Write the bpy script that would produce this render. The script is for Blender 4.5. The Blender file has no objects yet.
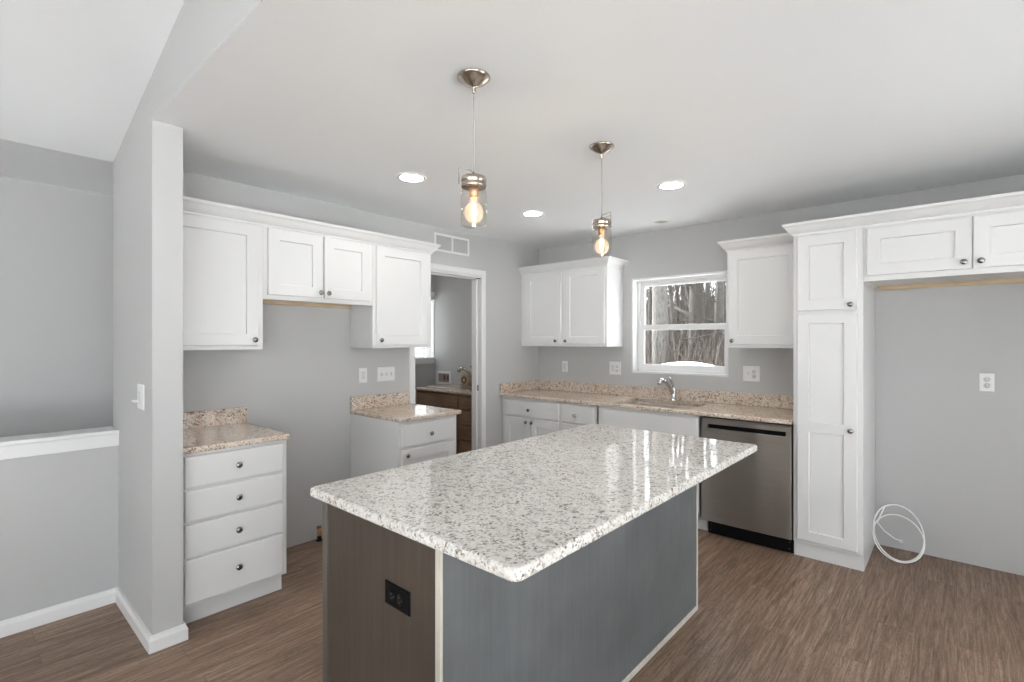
import bpy, bmesh, math, random
from mathutils import Vector, Matrix

# ------------------------------------------------------------------ camera, world, light, exposure
SC = bpy.context.scene
COL = SC.collection
R = math.radians

cam_d = bpy.data.cameras.new('camera')
cam = bpy.data.objects.new('camera', cam_d)
COL.objects.link(cam)
cam.location = (3.4897, -4.3886, 1.4419)
cam.rotation_euler = (R(90), 0, R(41.569))
cam_d.sensor_width = 36.0
cam_d.lens = 36.0 * 499.95 / 1024.0
cam_d.shift_y = (341.468 - 341.0) / 1024.0
cam_d.clip_start = 0.02
cam_d.clip_end = 400
SC.camera = cam

SC.view_settings.view_transform = 'Standard'
SC.view_settings.look = 'None'
SC.view_settings.gamma = 1.0
SC.view_settings.use_curve_mapping = False
SC.view_settings.exposure = 0.20

SKY = 5.6
world = bpy.data.worlds.new('overcast_sky')
SC.world = world
world.use_nodes = True
bg = world.node_tree.nodes['Background']
bg.inputs[0].default_value = (0.94, 0.975, 1.0, 1)
bg.inputs[1].default_value = SKY

sun_l = bpy.data.lights.new('winter_sun', 'SUN')
sun_l.energy = 25.0
sun_l.angle = R(12)
sun_l.color = (1.0, 0.985, 0.96)
sun = bpy.data.objects.new('winter_sun', sun_l)
COL.objects.link(sun)
# low winter sun from behind the left side of the house: it lights the snow, not the rooms
sun.rotation_euler = Vector((math.cos(R(50)), -0.03, -math.sin(R(50)))).to_track_quat('-Z', 'Y').to_euler()

SC.cycles.max_bounces = 10
SC.cycles.diffuse_bounces = 7
SC.cycles.glossy_bounces = 5
SC.cycles.transmission_bounces = 6
SC.cycles.transparent_max_bounces = 12
SC.cycles.caustics_reflective = False
SC.cycles.caustics_refractive = False
SC.cycles.sample_clamp_indirect = 8.0
SC.cycles.use_denoising = True

# openings that let the daylight in (the window seen, and the glazing behind the camera)
WIN = dict(x0=1.152, x1=2.046, z0=1.145, z1=2.041)
SLIDER = dict(y0=-2.60, y1=-1.20, z1=2.08)
SIDEW = dict(y0=-8.3, y1=-3.95, z0=0.10, z1=2.25)
FRONT = [(1.5, 2.9), (3.3, 4.7)]
FRONT_Z = (0.10, 2.05)
XR, YF, H = 5.0, -9.0, 2.473


def portal(name, loc, rot, sx, sy):
    l = bpy.data.lights.new(name, 'AREA')
    l.shape = 'RECTANGLE'
    l.size, l.size_y = sx, sy
    l.cycles.is_portal = True
    o = bpy.data.objects.new(name, l)
    o.location = loc
    o.rotation_euler = rot
    COL.objects.link(o)


portal('daylight_portal', ((WIN['x0'] + WIN['x1']) / 2, 0.145, (WIN['z0'] + WIN['z1']) / 2), (R(-90), 0, 0), .9, .9)
portal('daylight_portal', (XR + 0.145, (SLIDER['y0'] + SLIDER['y1']) / 2, SLIDER['z1'] / 2), (0, R(90), 0), SLIDER['z1'], SLIDER['y1'] - SLIDER['y0'])
portal('daylight_portal', (XR + 0.145, (SIDEW['y0'] + SIDEW['y1']) / 2, (SIDEW['z0'] + SIDEW['z1']) / 2), (0, R(90), 0), SIDEW['z1'] - SIDEW['z0'], SIDEW['y1'] - SIDEW['y0'])
for a, b in FRONT:
    portal('daylight_portal', ((a + b) / 2, YF - 0.145, sum(FRONT_Z) / 2), (R(90), 0, 0), b - a, FRONT_Z[1] - FRONT_Z[0])


# ------------------------------------------------------------------ materials
def new_mat(name):
    m = bpy.data.materials.new(name)
    m.use_nodes = True
    nt = m.node_tree
    return m, nt, nt.nodes['Principled BSDF']


def N(nt, typ, **kw):
    n = nt.nodes.new(typ)
    for k, v in kw.items():
        setattr(n, k, v)
    return n


def ramp(nt, fac, stops, interp='LINEAR'):
    r = N(nt, 'ShaderNodeValToRGB')
    r.color_ramp.interpolation = interp
    els = r.color_ramp.elements
    while len(els) < len(stops):
        els.new(0.5)
    for e, (p, c) in zip(els, stops):
        e.position = p
        e.color = (*c, 1) if len(c) == 3 else c
    nt.links.new(fac, r.inputs[0])
    return r.outputs[0]


def mixc(nt, fac, a, b, mode='MIX'):
    m = N(nt, 'ShaderNodeMix', data_type='RGBA', blend_type=mode)
    if isinstance(fac, float):
        m.inputs[0].default_value = fac
    else:
        nt.links.new(fac, m.inputs[0])
    for i, v in ((6, a), (7, b)):
        if isinstance(v, tuple):
            m.inputs[i].default_value = (*v, 1)
        else:
            nt.links.new(v, m.inputs[i])
    return m.outputs[2]


def simple(name, col, rough=0.5, metal=0.0, spec=0.5, mottled=0.0, scale=8.0):
    m, nt, p = new_mat(name)
    p.inputs['Roughness'].default_value = rough
    p.inputs['Metallic'].default_value = metal
    p.inputs['Specular IOR Level'].default_value = spec
    p.inputs['Base Color'].default_value = (*col, 1)
    if mottled:
        tc = N(nt, 'ShaderNodeTexCoord')
        no = N(nt, 'ShaderNodeTexNoise')
        no.inputs['Scale'].default_value = scale
        no.inputs['Detail'].default_value = 4
        nt.links.new(tc.outputs['Object'], no.inputs['Vector'])
        lo = tuple(c * (1 - mottled) for c in col)
        hi = tuple(min(1, c * (1 + mottled)) for c in col)
        c = ramp(nt, no.outputs['Fac'], [(0.3, lo), (0.7, hi)])
        nt.links.new(c, p.inputs['Base Color'])
    return m


def mapped(nt, scale=(1, 1, 1), rot=(0, 0, 0)):
    tc = N(nt, 'ShaderNodeTexCoord')
    mp = N(nt, 'ShaderNodeMapping')
    mp.inputs['Scale'].default_value = scale
    mp.inputs['Rotation'].default_value = rot
    nt.links.new(tc.outputs['Object'], mp.inputs['Vector'])
    return mp.outputs['Vector']


def wall_paint(name, col, rough=0.6):
    m, nt, p = new_mat(name)
    v = mapped(nt)
    n = N(nt, 'ShaderNodeTexNoise')
    n.inputs['Scale'].default_value = 220
    n.inputs['Detail'].default_value = 2
    nt.links.new(v, n.inputs['Vector'])
    b = N(nt, 'ShaderNodeBump')
    b.inputs['Strength'].default_value = 0.05
    b.inputs['Distance'].default_value = 0.002
    nt.links.new(n.outputs['Fac'], b.inputs['Height'])
    nt.links.new(b.outputs['Normal'], p.inputs['Normal'])
    p.inputs['Base Color'].default_value = (*col, 1)
    p.inputs['Roughness'].default_value = rough
    p.inputs['Specular IOR Level'].default_value = 0.3
    return m


def granite_mat(name, lights, mid, brown, dark, warm):
    m, nt, p = new_mat(name)
    v = mapped(nt)
    wn = N(nt, 'ShaderNodeTexNoise')
    wn.inputs['Scale'].default_value = 60
    wn.inputs['Detail'].default_value = 3
    nt.links.new(v, wn.inputs['Vector'])
    # distorted coordinates so that the crystals are irregular
    add = N(nt, 'ShaderNodeVectorMath', operation='MULTIPLY_ADD')
    nt.links.new(wn.outputs['Color'], add.inputs[0])
    add.inputs[1].default_value = (0.008, 0.008, 0.008)
    nt.links.new(v, add.inputs[2])
    dv = add.outputs[0]
    vo = N(nt, 'ShaderNodeTexVoronoi')
    vo.inputs['Scale'].default_value = 190
    nt.links.new(dv, vo.inputs['Vector'])
    sep = N(nt, 'ShaderNodeSeparateColor')
    nt.links.new(vo.outputs['Color'], sep.inputs[0])
    base = ramp(nt, sep.outputs[0], [(0.0, lights[0]), (0.3, lights[1]), (0.55, lights[2]), (0.8, mid), (1.0, lights[0])])
    # broad warm clouds
    n2 = N(nt, 'ShaderNodeTexNoise')
    n2.inputs['Scale'].default_value = 7
    n2.inputs['Detail'].default_value = 5
    nt.links.new(v, n2.inputs['Vector'])
    f2 = ramp(nt, n2.outputs['Fac'], [(0.42, (0, 0, 0)), (0.68, (1, 1, 1))])
    base = mixc(nt, f2, base, mixc(nt, 0.55, base, warm))
    # gray-brown flecks
    vo2 = N(nt, 'ShaderNodeTexVoronoi')
    vo2.inputs['Scale'].default_value = 150
    nt.links.new(dv, vo2.inputs['Vector'])
    s2 = N(nt, 'ShaderNodeSeparateColor')
    nt.links.new(vo2.outputs['Color'], s2.inputs[0])
    n3 = N(nt, 'ShaderNodeTexNoise')
    n3.inputs['Scale'].default_value = 34
    n3.inputs['Detail'].default_value = 4
    nt.links.new(v, n3.inputs['Vector'])
    sm = N(nt, 'ShaderNodeMath', operation='MULTIPLY')
    nt.links.new(s2.outputs[1], sm.inputs[0])
    nt.links.new(n3.outputs['Fac'], sm.inputs[1])
    k0 = ramp(nt, sm.outputs[0], [(0.31, (0, 0, 0)), (0.37, (1, 1, 1))])
    base = mixc(nt, k0, base, mixc(nt, 0.5, mid, brown))
    k1 = ramp(nt, sm.outputs[0], [(0.43, (0, 0, 0)), (0.46, (1, 1, 1))])
    base = mixc(nt, k1, base, brown)
    k2 = ramp(nt, sm.outputs[0], [(0.525, (0, 0, 0)), (0.55, (1, 1, 1))])
    base = mixc(nt, k2, base, dark)
    nt.links.new(base, p.inputs['Base Color'])
    p.inputs['Roughness'].default_value = 0.045
    p.inputs['Specular IOR Level'].default_value = 0.55
    return m


def wood_floor_mat():
    m, nt, p = new_mat('vinyl_plank')
    tc = N(nt, 'ShaderNodeTexCoord')
    sp = N(nt, 'ShaderNodeSeparateXYZ')
    nt.links.new(tc.outputs['Object'], sp.inputs[0])
    cb = N(nt, 'ShaderNodeCombineXYZ')
    nt.links.new(sp.outputs[1], cb.inputs[0])
    nt.links.new(sp.outputs[0], cb.inputs[1])
    br = N(nt, 'ShaderNodeTexBrick')
    br.offset = 0.37
    br.inputs['Color1'].default_value = (0, 0, 0, 1)
    br.inputs['Color2'].default_value = (1, 1, 1, 1)
    br.inputs['Mortar'].default_value = (0.5, 0.5, 0.5, 1)
    br.inputs['Scale'].default_value = 1
    br.inputs['Mortar Size'].default_value = 0.0009
    br.inputs['Mortar Smooth'].default_value = 0.1
    br.inputs['Bias'].default_value = 0
    br.inputs['Brick Width'].default_value = 1.22
    br.inputs['Row Height'].default_value = 0.152
    nt.links.new(cb.outputs[0], br.inputs['Vector'])
    # per-plank shift of the grain
    sh = N(nt, 'ShaderNodeVectorMath', operation='MULTIPLY_ADD')
    nt.links.new(br.outputs['Color'], sh.inputs[0])
    sh.inputs[1].default_value = (7.3, 3.1, 5.0)
    nt.links.new(cb.outputs[0], sh.inputs[2])

    def grain(scale, nscale, detail, dist):
        mp = N(nt, 'ShaderNodeMapping')
        mp.inputs['Scale'].default_value = scale
        nt.links.new(sh.outputs[0], mp.inputs['Vector'])
        n = N(nt, 'ShaderNodeTexNoise')
        n.inputs['Scale'].default_value = nscale
        n.inputs['Detail'].default_value = detail
        n.inputs['Roughness'].default_value = 0.65
        n.inputs['Distortion'].default_value = dist
        nt.links.new(mp.outputs[0], n.inputs['Vector'])
        return n.outputs['Fac']
    g1 = grain((1.0, 14.0, 1), 2.4, 8, 0.9)
    g2 = grain((2.4, 60.0, 1), 2.0, 6, 0.5)
    g3 = grain((1.3, 8.0, 1), 2.2, 3, 2.0)
    c = ramp(nt, g1, [(0.30, (0.140, 0.084, 0.054)), (0.5, (0.232, 0.153, 0.105)), (0.70, (0.345, 0.255, 0.192))])
    c2 = ramp(nt, g2, [(0.34, (0.34, 0.31, 0.29)), (0.60, (1.22, 1.20, 1.18))])
    c = mixc(nt, 0.55, c, c2, 'MULTIPLY')
    # cathedral figure: rings of the stretched noise
    mt = N(nt, 'ShaderNodeMath', operation='MULTIPLY')
    nt.links.new(g3, mt.inputs[0])
    mt.inputs[1].default_value = 48
    sn = N(nt, 'ShaderNodeMath', operation='SINE')
    nt.links.new(mt.outputs[0], sn.inputs[0])
    k = ramp(nt, sn.outputs[0], [(0.55, (1, 1, 1)), (1.0, (0.55, 0.52, 0.50))])
    c = mixc(nt, 0.75, c, k, 'MULTIPLY')
    pl = ramp(nt, br.outputs['Color'], [(0.0, (0.90, 0.89, 0.88)), (1.0, (1.10, 1.09, 1.08))])
    c = mixc(nt, 1.0, c, pl, 'MULTIPLY')
    c = mixc(nt, br.outputs['Fac'], c, (0.10, 0.068, 0.050))
    nt.links.new(c, p.inputs['Base Color'])
    rr = ramp(nt, g2, [(0.3, (0.5, 0.5, 0.5)), (0.7, (0.36, 0.36, 0.36))])
    nt.links.new(rr, p.inputs['Roughness'])
    p.inputs['Specular IOR Level'].default_value = 0.5
    b = N(nt, 'ShaderNodeBump')
    b.inputs['Strength'].default_value = 0.12
    b.inputs['Distance'].default_value = 0.002
    nt.links.new(g2, b.inputs['Height'])
    nt.links.new(b.outputs['Normal'], p.inputs['Normal'])
    return m


def stained_wood(name, dark, light, rough=0.45, axis=2, spec=0.4):
    m, nt, p = new_mat(name)
    sc = [38.0, 38.0, 38.0]
    sc[axis] = 1.6
    v = mapped(nt, tuple(sc))
    n = N(nt, 'ShaderNodeTexNoise')
    n.inputs['Scale'].default_value = 1.4
    n.inputs['Detail'].default_value = 6
    n.inputs['Roughness'].default_value = 0.6
    n.inputs['Distortion'].default_value = 0.35
    nt.links.new(v, n.inputs['Vector'])
    c = ramp(nt, n.outputs['Fac'], [(0.28, dark), (0.74, light)])
    v2 = mapped(nt, (3, 3, 3))
    n2 = N(nt, 'ShaderNodeTexNoise')
    n2.inputs['Scale'].default_value = 1.3
    n2.inputs['Detail'].default_value = 4
    nt.links.new(v2, n2.inputs['Vector'])
    k = ramp(nt, n2.outputs['Fac'], [(0.3, (0.84, 0.84, 0.84)), (0.7, (1.14, 1.14, 1.14))])
    c = mixc(nt, 1.0, c, k, 'MULTIPLY')
    nt.links.new(c, p.inputs['Base Color'])
    p.inputs['Roughness'].default_value = rough
    p.inputs['Specular IOR Level'].default_value = spec
    return m


def brushed_steel(name, col, rough, aniso, axis_noise=(1.2, 1.2, 240.0), bump=0.02):
    m, nt, p = new_mat(name)
    p.inputs['Base Color'].default_value = (*col, 1)
    p.inputs['Metallic'].default_value = 1
    p.inputs['Roughness'].default_value = rough
    p.inputs['Anisotropic'].default_value = aniso
    v = mapped(nt, axis_noise)
    n = N(nt, 'ShaderNodeTexNoise')
    n.inputs['Scale'].default_value = 2.5
    n.inputs['Detail'].default_value = 3
    nt.links.new(v, n.inputs['Vector'])
    c = ramp(nt, n.outputs['Fac'], [(0.3, tuple(x * 0.88 for x in col)), (0.7, tuple(min(1, x * 1.1) for x in col))])
    nt.links.new(c, p.inputs['Base Color'])
    # slow waviness of the sheet
    v2 = mapped(nt, (2.6, 2.6, 0.9))
    n2 = N(nt, 'ShaderNodeTexNoise')
    n2.inputs['Scale'].default_value = 1.6
    n2.inputs['Detail'].default_value = 1
    nt.links.new(v2, n2.inputs['Vector'])
    b = N(nt, 'ShaderNodeBump')
    b.inputs['Strength'].default_value = 0.6
    b.inputs['Distance'].default_value = bump
    nt.links.new(n2.outputs['Fac'], b.inputs['Height'])
    nt.links.new(b.outputs['Normal'], p.inputs['Normal'])
    if aniso:
        # the grain runs level, so highlights stretch up and down
        tg = N(nt, 'ShaderNodeCombineXYZ')
        tg.inputs[2].default_value = 1.0
        nt.links.new(tg.outputs[0], p.inputs['Tangent'])
    return m


def emit(name, col, strength):
    m, nt, p = new_mat(name)
    p.inputs['Base Color'].default_value = (0.8, 0.8, 0.8, 1)
    p.inputs['Emission Color'].default_value = (*col, 1)
    p.inputs['Emission Strength'].default_value = strength
    return m


def thin_glass(name, tint=(1, 1, 1), gloss=0.08, glow=None):
    m = bpy.data.materials.new(name)
    m.use_nodes = True
    nt = m.node_tree
    nt.nodes.clear()
    out = N(nt, 'ShaderNodeOutputMaterial')
    tr = N(nt, 'ShaderNodeBsdfTransparent')
    tr.inputs[0].default_value = (*tint, 1)
    gl = N(nt, 'ShaderNodeBsdfGlossy')
    gl.inputs['Roughness'].default_value = 0.02
    lw_ = N(nt, 'ShaderNodeLayerWeight')
    lw_.inputs['Blend'].default_value = 0.5
    pw = N(nt, 'ShaderNodeMath', operation='POWER')
    nt.links.new(lw_.outputs['Facing'], pw.inputs[0])
    pw.inputs[1].default_value = 3.5
    fr = N(nt, 'ShaderNodeMath', operation='MULTIPLY_ADD')
    nt.links.new(pw.outputs[0], fr.inputs[0])
    fr.inputs[1].default_value = 0.6
    fr.inputs[2].default_value = gloss * 0.5
    mx = N(nt, 'ShaderNodeMixShader')
    nt.links.new(fr.outputs[0], mx.inputs[0])
    nt.links.new(tr.outputs[0], mx.inputs[1])
    nt.links.new(gl.outputs[0], mx.inputs[2])
    last = mx.outputs[0]
    if glow:
        em = N(nt, 'ShaderNodeEmission')
        em.inputs[0].default_value = (*glow[0], 1)
        em.inputs[1].default_value = glow[1]
        ad = N(nt, 'ShaderNodeAddShader')
        nt.links.new(last, ad.inputs[0])
        nt.links.new(em.outputs[0], ad.inputs[1])
        last = ad.outputs[0]
    nt.links.new(last, out.inputs[0])
    return m


def bark_mat(name, dark, light):
    m, nt, p = new_mat(name)
    v = mapped(nt, (14, 14, 4.5))
    n = N(nt, 'ShaderNodeTexNoise')
    n.inputs['Scale'].default_value = 1.8
    n.inputs['Detail'].default_value = 8
    n.inputs['Roughness'].default_value = 0.7
    nt.links.new(v, n.inputs['Vector'])
    c = ramp(nt, n.outputs['Fac'], [(0.35, dark), (0.62, light)])
    nt.links.new(c, p.inputs['Base Color'])
    b = N(nt, 'ShaderNodeBump')
    b.inputs['Strength'].default_value = 0.7
    b.inputs['Distance'].default_value = 0.03
    nt.links.new(n.outputs['Fac'], b.inputs['Height'])
    nt.links.new(b.outputs['Normal'], p.inputs['Normal'])
    p.inputs['Roughness'].default_value = 0.9
    return m


def brick_mat():
    m, nt, p = new_mat('painted_brick')
    tc = N(nt, 'ShaderNodeTexCoord')
    sp = N(nt, 'ShaderNodeSeparateXYZ')
    nt.links.new(tc.outputs['Object'], sp.inputs[0])
    cb = N(nt, 'ShaderNodeCombineXYZ')
    nt.links.new(sp.outputs[1], cb.inputs[0])
    nt.links.new(sp.outputs[2], cb.inputs[1])
    br = N(nt, 'ShaderNodeTexBrick')
    br.inputs['Color1'].default_value = (0.56, 0.555, 0.55, 1)
    br.inputs['Color2'].default_value = (0.64, 0.635, 0.63, 1)
    br.inputs['Mortar'].default_value = (0.02, 0.02, 0.022, 1)
    br.inputs['Scale'].default_value = 1
    br.inputs['Mortar Size'].default_value = 0.011
    br.inputs['Brick Width'].default_value = 0.22
    br.inputs['Row Height'].default_value = 0.077
    nt.links.new(cb.outputs[0], br.inputs['Vector'])
    nt.links.new(br.outputs['Color'], p.inputs['Base Color'])
    p.inputs['Roughness'].default_value = 0.8
    return m


M = {}
M['wall'] = wall_paint('wall_paint_grey', (0.45, 0.45, 0.45))
M['ceiling'] = wall_paint('ceiling_paint_white', (0.85, 0.862, 0.875), 0.8)
M['trim'] = simple('trim_paint_white', (0.68, 0.68, 0.68), 0.35)
M['cab'] = simple('cabinet_paint_white', (0.66, 0.66, 0.66), 0.32, mottled=0.01, scale=3)
M['cab_in'] = simple('cabinet_underside_pale', (0.62, 0.60, 0.57), 0.5)
M['raw'] = stained_wood('raw_pine', (0.42, 0.31, 0.19), (0.58, 0.45, 0.30), 0.6, axis=0)
M['raw_y'] = stained_wood('raw_pine_lengthwise', (0.42, 0.31, 0.19), (0.58, 0.45, 0.30), 0.6, axis=1)
M['granite'] = granite_mat('granite_beige', [(0.68, 0.60, 0.52), (0.60, 0.50, 0.41), (0.74, 0.68, 0.61)], (0.48, 0.41, 0.35), (0.25, 0.165, 0.12), (0.10, 0.065, 0.055), (0.54, 0.39, 0.28))
M['granite_lit'] = granite_mat('granite_whitened', [(0.80, 0.78, 0.75), (0.68, 0.65, 0.61), (0.85, 0.84, 0.82)], (0.55, 0.53, 0.51), (0.36, 0.325, 0.295), (0.17, 0.145, 0.13), (0.64, 0.60, 0.56))  # perimeter granite again, its colour whitened to carry the ceiling's reflection
M['floor'] = wood_floor_mat()
M['isl_wood'] = stained_wood('brown_stain_veneer', (0.050, 0.038, 0.029), (0.072, 0.055, 0.043), 0.5)
M['isl_grey'] = stained_wood('grey_wood_panel', (0.102, 0.109, 0.112), (0.124, 0.132, 0.135), 0.5)  # back panel wood, greyer in tone than the end panel
M['edge'] = stained_wood('bare_edge_strip', (0.42, 0.39, 0.33), (0.56, 0.53, 0.47), 0.6)
M['isl_stile'] = stained_wood('grey_brown_stile', (0.075, 0.066, 0.057), (0.12, 0.107, 0.092), 0.5)
M['vanity'] = stained_wood('walnut_stain', (0.150, 0.088, 0.054), (0.260, 0.165, 0.105), 0.45, axis=0)
M['vanity_edge'] = stained_wood('walnut_stain_stile', (0.26, 0.18, 0.125), (0.36, 0.26, 0.19), 0.5)
M['steel'] = brushed_steel('brushed_steel', (0.385, 0.365, 0.345), 0.42, 1.0, bump=0.03)
M['steel_sink'] = brushed_steel('sink_steel', (0.48, 0.42, 0.37), 0.35, 0.0, (60, 3, 3), 0.0)
M['chrome'] = simple('chrome', (0.62, 0.62, 0.63), 0.12, 1.0)
M['nickel'] = simple('brushed_nickel', (0.30, 0.29, 0.28), 0.22, 1.0)
M['nickel_warm'] = simple('satin_nickel', (0.48, 0.42, 0.36), 0.22, 1.0)
M['black'] = simple('black_plastic', (0.004, 0.004, 0.0045), 0.5, 0.0, 0.12)
M['dark'] = simple('dark_gap', (0.05, 0.05, 0.05), 0.6)
M['plate'] = simple('plate_white', (0.70, 0.70, 0.70), 0.3)
M['plate_slot'] = simple('slot_grey', (0.34, 0.34, 0.34), 0.5)
M['socket'] = simple('socket_white', (0.60, 0.60, 0.60), 0.35)
M['can'] = simple('can_trim_white', (0.72, 0.71, 0.69), 0.45)
M['can_lens'] = emit('can_lens', (1.0, 0.97, 0.93), 70.0)
M['dome'] = emit('fill_dome', (1.0, 0.97, 0.93), 26.0)  # glow of the added laundry fill lamp
M['can_off'] = simple('can_inner_grey', (0.42, 0.41, 0.40), 0.5)
M['fil'] = emit('filament', (1.0, 0.74, 0.46), 260.0)
M['bulb_glass'] = thin_glass('bulb_glass', (1.0, 0.95, 0.87), 0.10, ((1.0, 0.78, 0.55), 0.30))
M['jar_glass'] = thin_glass('jar_glass', (0.95, 0.93, 0.90), 0.10)
M['pane'] = thin_glass('window_pane', (0.97, 0.98, 0.98), 0.05)
M['cord'] = simple('cord_clear_grey', (0.33, 0.32, 0.31), 0.3, mottled=0.3, scale=120)
M['socket_brass'] = simple('socket_copper_tone', (0.50, 0.33, 0.21), 0.35, 0.8)
M['tube'] = simple('white_tubing', (0.86, 0.86, 0.85), 0.35)
M['copper'] = simple('copper', (0.55, 0.27, 0.14), 0.35, 0.9)
M['grille'] = simple('metal_grey', (0.22, 0.22, 0.22), 0.5)
M['louver'] = simple('louver_pale_grey', (0.52, 0.52, 0.52), 0.5)
M['vent_back'] = simple('vent_back_grey', (0.40, 0.40, 0.40), 0.6)
M['vinyl'] = simple('vinyl_white', (0.70, 0.70, 0.70), 0.35)
M['snow'] = simple('snow_white', (0.88, 0.88, 0.88), 0.9, mottled=0.04, scale=1.5)
M['bark_pale'] = bark_mat('bark_pale', (0.018, 0.016, 0.015), (0.086, 0.080, 0.073))
M['bark'] = bark_mat('bark_brown', (0.008, 0.007, 0.006), (0.045, 0.037, 0.031))
M['twig'] = bark_mat('twig_bark', (0.014, 0.011, 0.009), (0.075, 0.060, 0.050))
M['litter'] = bark_mat('leaf_litter', (0.012, 0.009, 0.008), (0.050, 0.040, 0.032))
M['brick'] = brick_mat()
M['paper'] = simple('kraft_paper', (0.50, 0.40, 0.27), 0.7, mottled=0.15, scale=40)
M['paper_red'] = simple('roll_core_brown', (0.15, 0.06, 0.045), 0.7)
M['box_in'] = simple('outlet_box_recess', (0.25, 0.19, 0.17), 0.6)
M['roof'] = simple('house_exterior', (0.5, 0.5, 0.5), 0.8)


# ------------------------------------------------------------------ mesh builder
class Frame:
    """Local frame: a along r, b along u, c along n (outwards)."""
    def __init__(s, o, r=(1, 0, 0), u=(0, 0, 1), n=(0, -1, 0)):
        s.o, s.r, s.u, s.n = Vector(o), Vector(r), Vector(u), Vector(n)

    def __call__(s, a, b, c=0.0):
        return s.o + s.r * a + s.u * b + s.n * c


WORLD = Frame((0, 0, 0), (1, 0, 0), (0, 1, 0), (0, 0, 1))


def left_face(x):            # faces +x ; a = y, b = z
    return Frame((x, 0, 0), (0, 1, 0), (0, 0, 1), (1, 0, 0))


def back_face(y):            # faces -y ; a = x, b = z
    return Frame((0, y, 0), (1, 0, 0), (0, 0, 1), (0, -1, 0))


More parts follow.
